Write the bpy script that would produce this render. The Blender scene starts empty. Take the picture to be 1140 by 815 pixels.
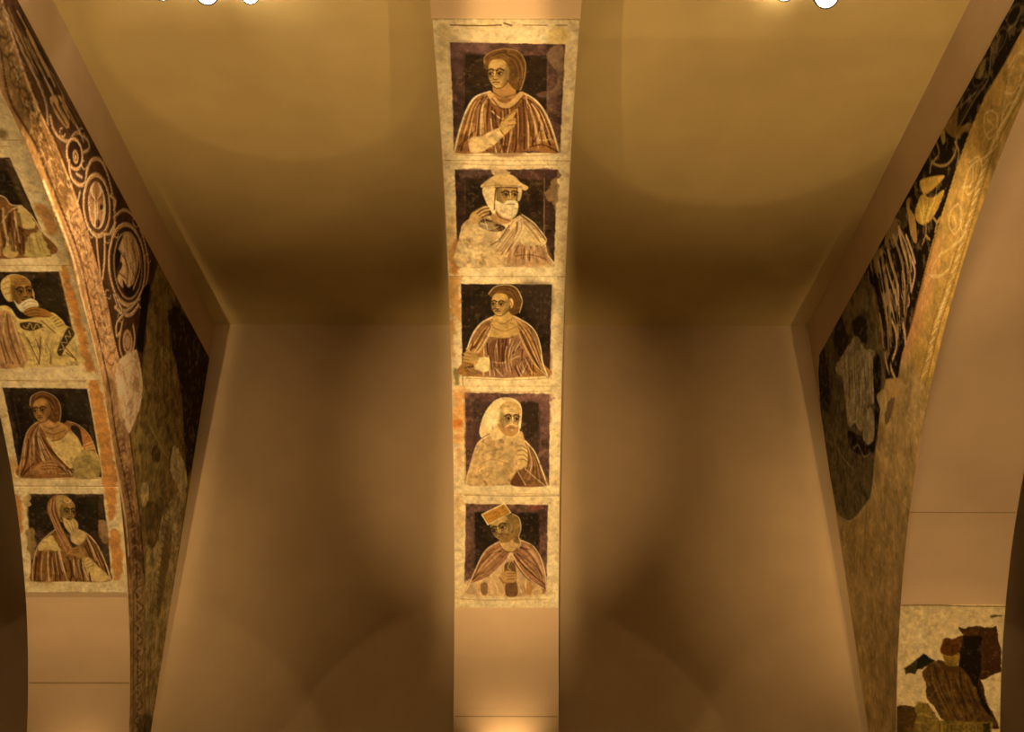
import bpy, math, random
import numpy as np

# ------------------------------------------------------------------ room measures (metres; one unit D = camera to far wall)
D = 8.5
CAM_H = 1.6
F_PX, PITCH = 1165.4, 0.488374
ROLL = -0.0025767
CX, CY = 570.0, 407.5
CEIL = CAM_H + 0.58214 * D
FAR = D
NEAR = -0.30 * D
XL = -0.32836 * D          # right face of the left arch
XR = 0.32607 * D           # left face of the right arch
W = 0.0885 * D             # thickness of every arch
XC0, XC1 = -0.0485 * D, 0.0402 * D
SKIN = 0.012               # thickness of the painted plaster over the arch core

C = bpy.context.scene.collection


def ray(px, py):
    u = np.asarray(px, float) - CX
    v = np.asarray(py, float) - CY
    uu = u * math.cos(ROLL) + v * math.sin(ROLL)
    vv = -u * math.sin(ROLL) + v * math.cos(ROLL)
    x = uu / F_PX
    yc = -vv / F_PX
    return x, math.cos(PITCH) - yc * math.sin(PITCH), math.sin(PITCH) + yc * math.cos(PITCH)


# ------------------------------------------------------------------ materials
def new_mat(name):
    m = bpy.data.materials.new(name)
    m.use_nodes = True
    nt = m.node_tree
    b = nt.nodes['Principled BSDF']
    return m, nt, b


def plaster(name, col, rough=0.85, var=0.05, scale=3.0, bump=0.02):
    m, nt, b = new_mat(name)
    tc = nt.nodes.new('ShaderNodeTexCoord')
    n = nt.nodes.new('ShaderNodeTexNoise')
    n.inputs['Scale'].default_value = scale
    n.inputs['Detail'].default_value = 6
    nt.links.new(tc.outputs['Object'], n.inputs['Vector'])
    r = nt.nodes.new('ShaderNodeValToRGB')
    r.color_ramp.elements[0].position = 0.3
    r.color_ramp.elements[1].position = 0.7
    r.color_ramp.elements[0].color = tuple(c * (1 - var) for c in col) + (1,)
    r.color_ramp.elements[1].color = tuple(min(1, c * (1 + var)) for c in col) + (1,)
    nt.links.new(n.outputs['Fac'], r.inputs['Fac'])
    nt.links.new(r.outputs['Color'], b.inputs['Base Color'])
    b.inputs['Roughness'].default_value = rough
    n2 = nt.nodes.new('ShaderNodeTexNoise')
    n2.inputs['Scale'].default_value = 90
    nt.links.new(tc.outputs['Object'], n2.inputs['Vector'])
    bp = nt.nodes.new('ShaderNodeBump')
    bp.inputs['Strength'].default_value = 0.15
    bp.inputs['Distance'].default_value = bump
    nt.links.new(n2.outputs['Fac'], bp.inputs['Height'])
    nt.links.new(bp.outputs['Normal'], b.inputs['Normal'])
    return m


WALLC = (0.61, 0.52, 0.385)
M_WALL = plaster('beige_wall_plaster', WALLC, bump=0.004)
M_CEIL = plaster('beige_ceiling_plaster', (0.60, 0.535, 0.29), bump=0.004)
M_ARCH = plaster('beige_arch_plaster', (0.64, 0.53, 0.40), bump=0.004)
M_FLOOR = plaster('pale_stone_floor', (0.40, 0.34, 0.27), rough=0.5, var=0.12)
M_BLACK, _nt, _b = new_mat('black_metal')
_b.inputs['Base Color'].default_value = (0.03, 0.03, 0.03, 1)
_b.inputs['Metallic'].default_value = 0.6
_b.inputs['Roughness'].default_value = 0.45
M_SEAM = plaster('dark_seam_filler', (0.36, 0.29, 0.20))


def lens_mat():
    m, nt, b = new_mat('glowing_lamp_lens')
    b.inputs['Base Color'].default_value = (1, 0.9, 0.7, 1)
    b.inputs['Emission Color'].default_value = (1.0, 0.80, 0.50, 1)
    b.inputs['Emission Strength'].default_value = 22.0
    return m


M_LENS = lens_mat()


def paint_mat():
    m, nt, b = new_mat('painted_plaster')
    a = nt.nodes.new('ShaderNodeVertexColor')
    a.layer_name = 'pigment'
    nt.links.new(a.outputs['Color'], b.inputs['Base Color'])
    b.inputs['Roughness'].default_value = 0.75
    b.inputs['Specular IOR Level'].default_value = 0.08
    tc = nt.nodes.new('ShaderNodeTexCoord')
    n = nt.nodes.new('ShaderNodeTexNoise')
    n.inputs['Scale'].default_value = 45
    n.inputs['Detail'].default_value = 8
    nt.links.new(tc.outputs['Object'], n.inputs['Vector'])
    bp = nt.nodes.new('ShaderNodeBump')
    bp.inputs['Strength'].default_value = 0.25
    bp.inputs['Distance'].default_value = 0.006
    nt.links.new(n.outputs['Fac'], bp.inputs['Height'])
    nt.links.new(bp.outputs['Normal'], b.inputs['Normal'])
    return m


M_PAINT = paint_mat()


# ------------------------------------------------------------------ object helpers
def mesh_obj(name, verts, faces, mat, parent=None, smooth=False):
    me = bpy.data.meshes.new(name)
    me.from_pydata([tuple(v) for v in verts], [], [tuple(f) for f in faces])
    me.materials.append(mat)
    if smooth:
        me.polygons.foreach_set('use_smooth', [True] * len(me.polygons))
    me.update()
    o = bpy.data.objects.new(name, me)
    C.objects.link(o)
    if parent:
        o.parent = parent
        o.matrix_parent_inverse = parent.matrix_basis.inverted()
    return o


def struct(o, label=None):
    o['kind'] = 'structure'
    if label:
        o['label'] = label
    return o


def empty(name, loc, label, cat, group=None):
    o = bpy.data.objects.new(name, None)
    o.empty_display_size = 0.1
    C.objects.link(o)
    o.location = loc
    o['label'] = label
    o['category'] = cat
    if group:
        o['group'] = group
    return o


BOXF = [(0, 1, 3, 2), (4, 6, 7, 5), (0, 4, 5, 1), (2, 3, 7, 6), (0, 2, 6, 4), (1, 5, 7, 3)]


def boxv(x0, x1, y0, y1, z0, z1):
    return [(x, y, z) for x in (x0, x1) for y in (y0, y1) for z in (z0, z1)]


def box(name, x0, x1, y0, y1, z0, z1, mat, parent=None):
    return mesh_obj(name, boxv(x0, x1, y0, y1, z0, z1), BOXF, mat, parent)


# ------------------------------------------------------------------ arches
class Profile:
    """The curve of an arch's underside in the (depth, height) plane, far foot to crown, in metres."""

    def __init__(self, yc, zc, r):
        self.yc, self.zc, self.r = yc * D, CAM_H + zc * D, r * D
        fy = min(self.yc + self.r, FAR - 0.03)
        a0 = math.acos(min(1.0, (fy - self.yc) / self.r))
        a = np.linspace(a0, math.pi / 2 + 0.25, 400)
        y = self.yc + self.r * np.cos(a)
        z = self.zc + self.r * np.sin(a)
        if z[0] > 0:
            n = 40
            y = np.r_[np.full(n, y[0]), y]
            z = np.r_[np.linspace(0, z[0], n, endpoint=False), z]
        self.y, self.z = y, z
        self.s = np.r_[0, np.cumsum(np.hypot(np.diff(y), np.diff(z)))]
        self.t = (z - CAM_H) / y          # slope of the sight line, grows along the curve

    def s_of_slope(self, t):
        return np.interp(t, self.t, self.s)

    def at(self, s):
        return np.interp(s, self.s, self.y), np.interp(s, self.s, self.z)

    def core(self, grow):
        """Underside of the arch core, far foot over the crown to the near foot."""
        r = self.r + grow
        fy = min(self.yc + r, FAR - 0.02)
        a0 = math.acos(min(1.0, (fy - self.yc) / r))
        out = [(fy, 0.0)]
        n = 72
        zs = max(self.zc, 0.0)
        for i in range(n + 1):
            a = a0 + (math.pi - 2 * a0) * i / n
            z = self.zc + r * math.sin(a)
            if z > 0.02:
                y = self.yc + r * math.cos(a)
                if a > math.pi / 2:
                    y -= 0.45          # the crown runs flat a little before it comes down
                out.append((y, z))
        out.append((out[-1][0], 0.0))
        return out


P_L = Profile(0.43908, -0.07415, 0.54899)
P_R = Profile(0.36776, -0.15325, 0.63342)
P_C = Profile(0.4640, -0.0040, 0.4790)


def arch(name, x0, x1, prof, label):
    pts = prof.core(SKIN)
    V, Fc = [], []

    def quad(a, b, c, d):
        k = len(V)
        V.extend([a, b, c, d])
        Fc.append((k, k + 1, k + 2, k + 3))
    n = len(pts)
    for i in range(n - 1):
        (ya, za), (yb, zb) = pts[i], pts[i + 1]
        quad((x0, ya, za), (x1, ya, za), (x1, yb, zb), (x0, yb, zb))
        if abs(ya - yb) > 1e-6:
            for x in (x0, x1):
                quad((x, ya, za), (x, yb, zb), (x, yb, CEIL), (x, ya, CEIL))
    ya, yb = pts[0][0], pts[-1][0]
    for x in (x0, x1):
        quad((x, ya, 0), (x, FAR, 0), (x, FAR, CEIL), (x, ya, CEIL))
        quad((x, yb, 0), (x, NEAR, 0), (x, NEAR, CEIL), (x, yb, CEIL))
    import bmesh
    bm = bmesh.new()
    me = bpy.data.meshes.new(name)
    me.from_pydata(V, [], Fc)
    bm.from_mesh(me)
    bmesh.ops.remove_doubles(bm, verts=bm.verts, dist=0.0005)
    bmesh.ops.recalc_face_normals(bm, faces=bm.faces)
    bm.to_mesh(me)
    bm.free()
    me.materials.append(M_ARCH)
    o = bpy.data.objects.new(name, me)
    C.objects.link(o)
    return struct(o, label)


XLL, XRR = XL - W, XR + W
XEND0, XEND1 = XLL - 0.28 * D, XRR + 0.28 * D
struct(box('floor', XEND0, XEND1, NEAR, FAR, -0.2, 0, M_FLOOR))
struct(box('ceiling', XEND0, XEND1, NEAR, FAR, CEIL, CEIL + 0.2, M_CEIL))
struct(box('wall_back', XEND0 - .2, XEND1 + .2, FAR, FAR + 0.25, -0.2, CEIL + 0.2, M_WALL))
struct(box('wall_front', XEND0 - .2, XEND1 + .2, NEAR - 0.25, NEAR, -0.2, CEIL + 0.2, M_WALL))
struct(box('wall_left', XEND0 - 0.25, XEND0, NEAR, FAR, -0.2, CEIL + 0.2, M_WALL))
struct(box('wall_right', XEND1, XEND1 + 0.25, NEAR, FAR, -0.2, CEIL + 0.2, M_WALL))
arch('arch_left', XLL, XL - 0.004, P_L, 'plain plaster diaphragm arch carrying the left frescoes')
arch('arch_middle', XC0, XC1, P_C, 'plain plaster diaphragm arch in the middle of the picture')
arch('arch_right', XR + 0.004, XRR, P_R, 'plain plaster diaphragm arch carrying the right frescoes')


# ------------------------------------------------------------------ paint
def hashn(ix, iy, seed):
    h = (ix.astype(np.int64) * 374761393 + iy.astype(np.int64) * 668265263 + seed * 974711) & 0x7fffffff
    h = ((h ^ (h >> 13)) * 1274126177) & 0x7fffffff
    return ((h ^ (h >> 16)) & 0xffff) / 65535.0


def vnoise(x, y, seed):
    ix, iy = np.floor(x), np.floor(y)
    fx, fy = x - ix, y - iy
    fx = fx * fx * (3 - 2 * fx)
    fy = fy * fy * (3 - 2 * fy)
    a = hashn(ix, iy, seed); b = hashn(ix + 1, iy, seed)
    c = hashn(ix, iy + 1, seed); d = hashn(ix + 1, iy + 1, seed)
    return (a * (1 - fx) + b * fx) * (1 - fy) + (c * (1 - fx) + d * fx) * fy


def fbm(x, y, scale, seed, oct=4):
    t = 0; amp = 1; tot = 0
    for k in range(oct):
        t = t + amp * vnoise(x * scale * 2 ** k, y * scale * 2 ** k, seed + k * 17)
        tot += amp
        amp *= 0.55
    return t / tot


def lin(c):
    c = np.asarray(c, float)
    return np.where(c <= 0.04045, c / 12.92, ((c + 0.055) / 1.055) ** 2.4)


def spline(pts, closed, n=6):
    pts = np.asarray(pts, float)
    m = len(pts)
    if m < 3:
        return pts
    out = []
    rng = range(m) if closed else range(m - 1)
    for i in rng:
        if closed:
            p0, p1, p2, p3 = pts[(i - 1) % m], pts[i], pts[(i + 1) % m], pts[(i + 2) % m]
        else:
            p0, p1, p2, p3 = pts[max(i - 1, 0)], pts[i], pts[i + 1], pts[min(i + 2, m - 1)]
        for k in range(n):
            t = k / n
            out.append(0.5 * ((2 * p1) + (-p0 + p2) * t + (2 * p0 - 5 * p1 + 4 * p2 - p3) * t * t
                              + (-p0 + 3 * p1 - 3 * p2 + p3) * t ** 3))
    if not closed:
        out.append(pts[-1])
    return np.array(out)


class Canvas:
    """Pigment on a surface, worked in the surface's own metres (a across, b along)."""

    def __init__(self, A, B, base, surf, light=(1.04, 0.585, 0.26)):
        self.A, self.B = A.ravel(), B.ravel()
        self.shape = A.shape
        self.col = np.tile(np.asarray(base, float) / 255.0, (self.A.size, 1))
        self.reg = np.zeros(self.A.size, int)
        self.surf = surf
        self.light = np.array(light)
        self.ox, self.oy, self.sc = 0.0, 0.0, 1.0
        self.k = 0.006

    def frame(self, ox, oy, sc, k=None):
        self.ox, self.oy, self.sc = ox, oy, sc
        if k:
            self.k = k
        return self

    def P(self, pts):
        p = np.asarray(pts, float)
        return np.stack(self.surf.pix(self.ox + p[:, 0] / self.sc, self.oy + p[:, 1] / self.sc), 1)

    def _box(self, q, m):
        lo, hi = q.min(0) - m, q.max(0) + m
        return np.nonzero((self.A >= lo[0]) & (self.A <= hi[0]) & (self.B >= lo[1]) & (self.B <= hi[1]))[0]

    @staticmethod
    def _dist(x, y, q, closed):
        d2 = np.full(x.shape, 1e9)
        n = len(q)
        for i in range(n if closed else n - 1):
            a, b = q[i], q[(i + 1) % n]
            e = b - a
            L = max(e @ e, 1e-12)
            t = np.clip(((x - a[0]) * e[0] + (y - a[1]) * e[1]) / L, 0, 1)
            d2 = np.minimum(d2, (x - a[0] - t * e[0]) ** 2 + (y - a[1] - t * e[1]) ** 2)
        return np.sqrt(d2)

    @staticmethod
    def _inside(x, y, q):
        r = np.zeros(x.shape, bool)
        n = len(q)
        for i in range(n):
            x0, y0 = q[i]
            x1, y1 = q[(i + 1) % n]
            if y0 == y1:
                continue
            c = ((y0 > y) != (y1 > y))
            r ^= c & (x < (x1 - x0) * (y - y0) / (y1 - y0) + x0)
        return r

    def _blend(self, idx, cov, col, tex):
        c = np.asarray(col, float) / 255.0
        c = np.tile(c, (len(idx), 1))
        if tex:
            f = fbm(self.A[idx], self.B[idx], 14.0, int(sum(col)) % 97 + 3)
            g = fbm(self.A[idx], self.B[idx], 60.0, int(sum(col)) % 89 + 5, 2)
            c = c * (1 + tex * (2.2 * (f - 0.5) + 1.2 * (g - 0.5)))[:, None]
        self.col[idx] = self.col[idx] * (1 - cov[:, None]) + c * cov[:, None]

    def poly(self, pts, col, soft=1.2, alpha=1.0, reg=None, smooth=True, tex=0.12, rag=0.0):
        q = self.P(pts)
        if smooth:
            q = spline(q, True)
        s = soft * self.k
        idx = self._box(q, s + rag * self.k)
        if not len(idx):
            return self
        x, y = self.A[idx], self.B[idx]
        d = self._dist(x, y, q, True)
        ins = self._inside(x, y, q)
        sd = np.where(ins, d, -d)
        if rag:
            sd = sd + (fbm(x, y, 30, 7) - 0.5) * 2 * rag * self.k
        cov = np.clip(0.5 + sd / s, 0, 1) * alpha
        self._blend(idx, cov, col, tex)
        if reg is not None:
            self.reg[idx[cov > 0.5 * alpha]] = reg
        return self

    def stroke(self, pts, w, col, alpha=1.0, soft=1.0, smooth=True, tex=0.1, reg=None, taper=False):
        q = self.P(pts)
        if smooth:
            q = spline(q, False)
        hw = w * self.k / self.sc / 2 if self.sc != 1 else w * self.k / 2
        s = soft * self.k
        idx = self._box(q, hw + s)
        if not len(idx):
            return self
        d = self._dist(self.A[idx], self.B[idx], q, False)
        cov = np.clip(0.5 + (hw - d) / s, 0, 1) * alpha * min(1.0, 0.35 + 2 * hw / s)
        self._blend(idx, cov, col, tex)
        if reg is not None:
            self.reg[idx[cov > 0.5 * alpha]] = reg
        return self

    def lines(self, many, w, col, alpha=1.0, **kw):
        for p in many:
            self.stroke(p, w, col, alpha, **kw)
        return self

    def mottle(self, amt, scale, seed, col=None, thr=0.55, sharp=6.0, mask=None):
        f = fbm(self.A, self.B, scale, seed)
        if col is None:
            g = 1 + amt * 2 * (f - 0.5)
            if mask is not None:
                g = np.where(mask, g, 1)
            self.col *= g[:, None]
        else:
            cov = np.clip((f - thr) * sharp, 0, 1) * amt
            if mask is not None:
                cov = cov * mask
            c = np.asarray(col, float) / 255
            self.col = self.col * (1 - cov[:, None]) + c * cov[:, None]
        return self

    def pigment(self):
        c = lin(np.clip(self.col, 0.0, 1)) / self.light
        return np.clip(c, 0.004, 0.9)


class Strip:
    """Underside of an arch: a = across (x), b = along the curve."""

    def __init__(self, x0, x1, prof):
        self.x0, self.x1, self.prof = x0, x1, prof

    def pix(self, px, py):
        rx, ry, rz = ray(px, py)
        s = self.prof.s_of_slope(rz / ry)
        y, z = self.prof.at(s)
        return rx / ry * y, s

    def pos(self, a, b):
        y, z = self.prof.at(b)
        return np.stack([a, y, z], -1)

    def row(self, py, px=570):
        return float(self.pix(px, py)[1])


class Face:
    """Upright side of an arch: a = depth (y), b = height (z)."""

    def __init__(self, x):
        self.x = x

    def pix(self, px, py):
        rx, ry, rz = ray(px, py)
        k = self.x / rx
        return ry * k, CAM_H + rz * k

    def pos(self, a, b):
        return np.stack([np.full(np.shape(a), self.x), a, b], -1)


def sheet(name, P, pigs, face_ids, mat, parent, skirt=None):
    """One mesh from the picked cells of a (rows x columns) grid of points, pigment per vertex."""
    nr, nc = P.shape[:2]
    fi, fj = face_ids
    quad = np.stack([fi * nc + fj, fi * nc + fj + 1, (fi + 1) * nc + fj + 1, (fi + 1) * nc + fj], 1)
    used, inv = np.unique(quad.ravel(), return_inverse=True)
    V = P.reshape(-1, 3)[used]
    Cc = pigs[used]
    Q = inv.reshape(-1, 4)
    if skirt is not None:          # the rim of the plaster sheet, down to the core
        vec, ring = skirt
        pos = {int(u): i for i, u in enumerate(used)}
        ring = [pos[int(r)] for r in ring if int(r) in pos]
        base = len(V)
        V = np.r_[V, V[ring] + np.asarray(vec).reshape(-1, 3)[used][ring]]
        Cc = np.r_[Cc, Cc[ring]]
        m = len(ring)
        extra = [(ring[i], base + i, base + (i + 1) % m, ring[(i + 1) % m]) for i in range(m)]
        Q = np.r_[Q, np.array(extra)]
    me = bpy.data.meshes.new(name)
    me.vertices.add(len(V))
    me.vertices.foreach_set('co', V.astype(np.float32).ravel())
    me.loops.add(Q.size)
    me.loops.foreach_set('vertex_index', Q.astype(np.int32).ravel())
    me.polygons.add(len(Q))
    me.polygons.foreach_set('loop_start', np.arange(0, Q.size, 4, dtype=np.int32))
    me.update(calc_edges=True)
    at = me.color_attributes.new('pigment', 'FLOAT_COLOR', 'POINT')
    at.data.foreach_set('color', np.c_[Cc, np.ones(len(Cc))].astype(np.float32).ravel())
    me.materials.append(mat)
    me.validate()
    o = bpy.data.objects.new(name, me)
    C.objects.link(o)
    if parent is not None:
        o.parent = parent
        o.matrix_parent_inverse = chain_inv(parent)
    return o


def chain_inv(p):
    loc = p.location.copy()
    q = p.parent
    while q is not None and q.type == 'EMPTY':
        loc = q.location.copy()
        q = q.parent
    import mathutils
    if p.type != 'EMPTY':
        return mathutils.Matrix.Identity(4)
    return mathutils.Matrix.Translation(loc).inverted()


# region ids
BORDER, GROUND, ROBE, HEAD, HAND, HAT = 0, 1, 2, 3, 4, 5

# colours as they look under the lamps
CREAM = (224, 175, 112)
CREAM_L = (240, 198, 134)
DARK = (40, 24, 10)
PURPLE = (86, 52, 36)
SKIN_C = (186, 130, 62)
SKIN_D = (136, 84, 34)
HAIR = (98, 58, 22)
OCHRE = (158, 96, 42)
RED = (118, 62, 26)
FOLD = (70, 32, 12)
LIGHTF = (222, 168, 106)
RUST = (186, 106, 40)


def head(c, cx, cy, rx, ry, turn=-1, tilt=0.0, skin=SKIN_C, old=False):
    """A plain painted face: cx, cy centre in the crop, turn -1 looks left, 1 right."""
    ct, st = math.cos(tilt), math.sin(tilt)

    def T(pts):
        return [(cx + x * rx * ct - y * ry * st, cy + x * rx * st + y * ry * ct) for x, y in pts]
    sd = tuple(v * 0.60 for v in skin)
    md = tuple(v * 0.80 for v in skin)
    dk = tuple(v * f for v, f in zip(skin, (.30, .24, .2)))
    lt = tuple(min(255, v * f) for v, f in zip(skin, (1.2, 1.25, 1.35)))
    el = [(-.86, -.5), (-.55, -.92), (0, -1.03), (.55, -.92), (.86, -.5), (.92, 0), (.78, .5), (.42, .9), (0, 1.02), (-.42, .9), (-.78, .5), (-.92, 0)]
    c.poly(T(el), skin, reg=HEAD, tex=0.12)
    sx = -turn
    o = turn * 0.24
    c.poly(T([(sx * .9, -.55), (sx * .5, -.35), (sx * .48, .2), (sx * .25, .85), (sx * .8, .6), (sx * .95, 0)]), sd, alpha=0.7, soft=3)
    c.poly(T([(o - .55, .12), (o - .2, .18), (o - .25, .55), (o - .55, .45)]), sd, alpha=.4, soft=2.5)
    c.poly(T([(o + .2, .12), (o + .55, .12), (o + .5, .5), (o + .25, .5)]), md, alpha=.5, soft=2.5)
    c.poly(T([(-.5, -.85), (0, -.75), (.5, -.85), (o + .4, -.42), (o - .4, -.42)]), lt, alpha=0.45, soft=3)
    c.poly(T([(o - .25, .68), (o + .25, .68), (o + .15, .92), (o - .15, .92)]), lt, alpha=0.4, soft=2.5)
    for e in (-1, 1):
        ex = o + e * .40
        c.poly(T([(ex - .27, -.16), (ex, -.27), (ex + .27, -.14), (ex + .22, .12), (ex - .22, .12)]), sd, alpha=.65, soft=1.6)
        c.poly(T([(ex - .2, -.02), (ex, -.1), (ex + .2, -.02), (ex, .06)]), lt, alpha=.9, soft=1.0)
        c.poly(T([(ex - .1 + turn * .05, -.1), (ex + .1 + turn * .05, -.1), (ex + .1 + turn * .05, .06), (ex - .1 + turn * .05, .06)]), dk, soft=.9)
        c.stroke(T([(ex - .24, -.02), (ex, -.13), (ex + .24, -.03)]), rx * .10, dk, 0.9)
        c.stroke(T([(ex - .32, -.2), (ex - .05 * e, -.36), (ex + .32, -.22)]), rx * .17, dk, 0.9)
        c.stroke(T([(ex - .2, .16), (ex, .2), (ex + .2, .15)]), rx * .08, dk, 0.45)
    c.stroke(T([(o - turn * .06, -.26), (o + turn * .02, .06), (o + turn * .16, .36), (o - turn * .1, .40)]), rx * .12, dk, 0.85)
    c.stroke(T([(o + turn * .04, -.2), (o + turn * .1, .3)]), rx * .13, lt, 0.8)
    c.stroke(T([(o - .26, .60), (o, .57), (o + .26, .61)]), rx * .13, dk, 0.9)
    c.stroke(T([(o - .14, .74), (o + .14, .74)]), rx * .12, sd, 0.8)
    c.stroke(T([(turn * .88, -.5), (turn * .92, 0), (turn * .78, .5), (turn * .4, .93), (0, 1.02), (-turn * .42, .9), (-turn * .8, .5)]),
             rx * .09, dk, 0.75)
    if old:
        c.lines([T([(o - .45, -.52), (o, -.58), (o + .45, -.52)]), T([(o - .35, -.68), (o, -.73), (o + .35, -.68)])], rx * .07, sd, 0.75)
    return T


def drape(c, g1, g2, n, seed=0, w=(4, 9), a=.8, pal=None, cut=.35):
    """Fold lines laid between two guides, dark and pale in turn."""
    rng = random.Random(seed + n * 7)
    g1, g2 = np.array(g1, float), np.array(g2, float)
    p1, p2 = spline(g1, False, 8), spline(g2, False, 8)
    pal = pal or [FOLD, (104, 56, 22), LIGHTF, (92, 46, 18), (190, 128, 64), FOLD, (214, 160, 98)]
    m = len(p1)
    for i in range(n):
        t = (i + .5 + rng.uniform(-.35, .35)) / n
        q = p1 * (1 - t) + p2 * t
        lo = int(rng.uniform(0, cut) * m)
        hi = m - int(rng.uniform(0, cut * .8) * m)
        q = q[lo:max(hi, lo + 3)]
        q = q[::3] if len(q) > 8 else q
        k = rng.choice(pal) if i % 2 else pal[(i // 2) % len(pal)]
        c.stroke([tuple(v) for v in q], rng.uniform(*w), k, a * rng.uniform(.6, 1.0))


def folds(c, dark, light, wd=8, wl=6, ad=0.9, al=0.85, dcol=FOLD, lcol=LIGHTF):
    c.lines(dark, wd, dcol, ad)
    c.lines(light, wl, lcol, al)


def tone(c, pts, col, a=0.5, soft=4):
    c.poly(pts, col, soft=soft, alpha=a)


def build_panel(surf, y_top, y_bot, nu, ns, cat_label, paint, group, light=(1.04, 0.61, 0.30)):
    s1, s0 = surf.row(y_top), surf.row(y_bot)
    e = 0.004
    a = np.linspace(surf.x0 + e, surf.x1 - e, nu + 1)
    b = np.linspace(s1 - e, s0 + e, ns + 1)
    A, B = np.meshgrid(a, b)
    c = Canvas(A, B, CREAM, surf, light)
    base_border(c, A, B)
    paint(c)
    c.mottle(0.13, 26, 5)
    c.mottle(0.10, 70, 8)
    c.mottle(0.16, 42, 61, col=(206, 154, 92), thr=.64, sharp=12, mask=(c.reg != BORDER))
    c.mottle(0.25, 30, 63, col=(60, 34, 16), thr=.64, sharp=10, mask=(c.reg != BORDER))
    P = surf.pos(A, B)
    # push towards the core along the outward normal for the rim
    y, z = surf.prof.at(B)
    ny, nz = y - surf.prof.yc, z - surf.prof.zc
    ny = np.where(z < surf.prof.zc, 1.0, ny)
    nz = np.where(z < surf.prof.zc, 0.0, nz)
    ln = np.hypot(ny, nz)
    vec = np.stack([np.zeros_like(A), ny / ln * SKIN * 0.97, nz / ln * SKIN * 0.97], -1)
    reg = c.reg.reshape(A.shape)[:-1, :-1]
    pig = c.pigment()
    mid = P[ns, nu // 2]
    root = empty('portrait_panel', tuple(mid), cat_label, 'fresco panel', group)
    nr, nc = A.shape
    idx = np.arange(nr * nc).reshape(nr, nc)
    ring = list(idx[0, :]) + list(idx[1:, -1]) + list(idx[-1, ::-1][1:]) + list(idx[::-1, 0][1:-1])
    parts = {}
    names = {BORDER: 'painted_border', GROUND: 'background', ROBE: 'painted_figure', HEAD: 'head', HAND: 'hand', HAT: 'headdress'}
    for r in (BORDER, GROUND, ROBE, HEAD, HAND, HAT):
        ids = np.nonzero(reg == r)
        if not len(ids[0]):
            continue
        par = root if r <= ROBE else parts.get(ROBE, root)
        parts[r] = sheet(names[r], P, pig, ids, M_PAINT, par, (vec, ring) if r == BORDER else None)
    return root


def base_border(c, A, B):
    c.mottle(0.09, 5, 11)
    c.mottle(0.07, 22, 23)
    c.mottle(0.24, 8, 31, col=(204, 142, 72), thr=0.54, sharp=4)
    c.mottle(0.35, 13, 41, col=(244, 202, 140), thr=0.55, sharp=5)
    c.mottle(0.22, 34, 57, col=(140, 92, 44), thr=0.62, sharp=9)


def ground(c, quad, inner=None, outer_col=PURPLE, inner_col=DARK):
    c.poly(quad, outer_col, reg=GROUND, smooth=False, tex=0.45, rag=0.8)
    m = c.reg == GROUND
    c.mottle(0.5, 11, 91, col=(56, 32, 20), thr=.5, sharp=4, mask=m)
    c.mottle(0.35, 15, 97, col=(122, 82, 62), thr=.56, sharp=6, mask=m)
    if inner:
        c.poly(inner, inner_col, smooth=False, tex=0.4, rag=1.5, soft=2.5, alpha=.92)
        c.mottle(0.4, 18, 99, col=(66, 44, 26), thr=.56, sharp=5, mask=m)


STRIP_C = Strip(XC0, XC1, P_C)
STRIP_L = Strip(XLL, XL, P_L)
STRIP_R = Strip(XR, XRR, P_R)
KC, KL, KR = 0.0061, 0.0062, 0.0064      # metres of surface per pixel of the photograph


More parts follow.
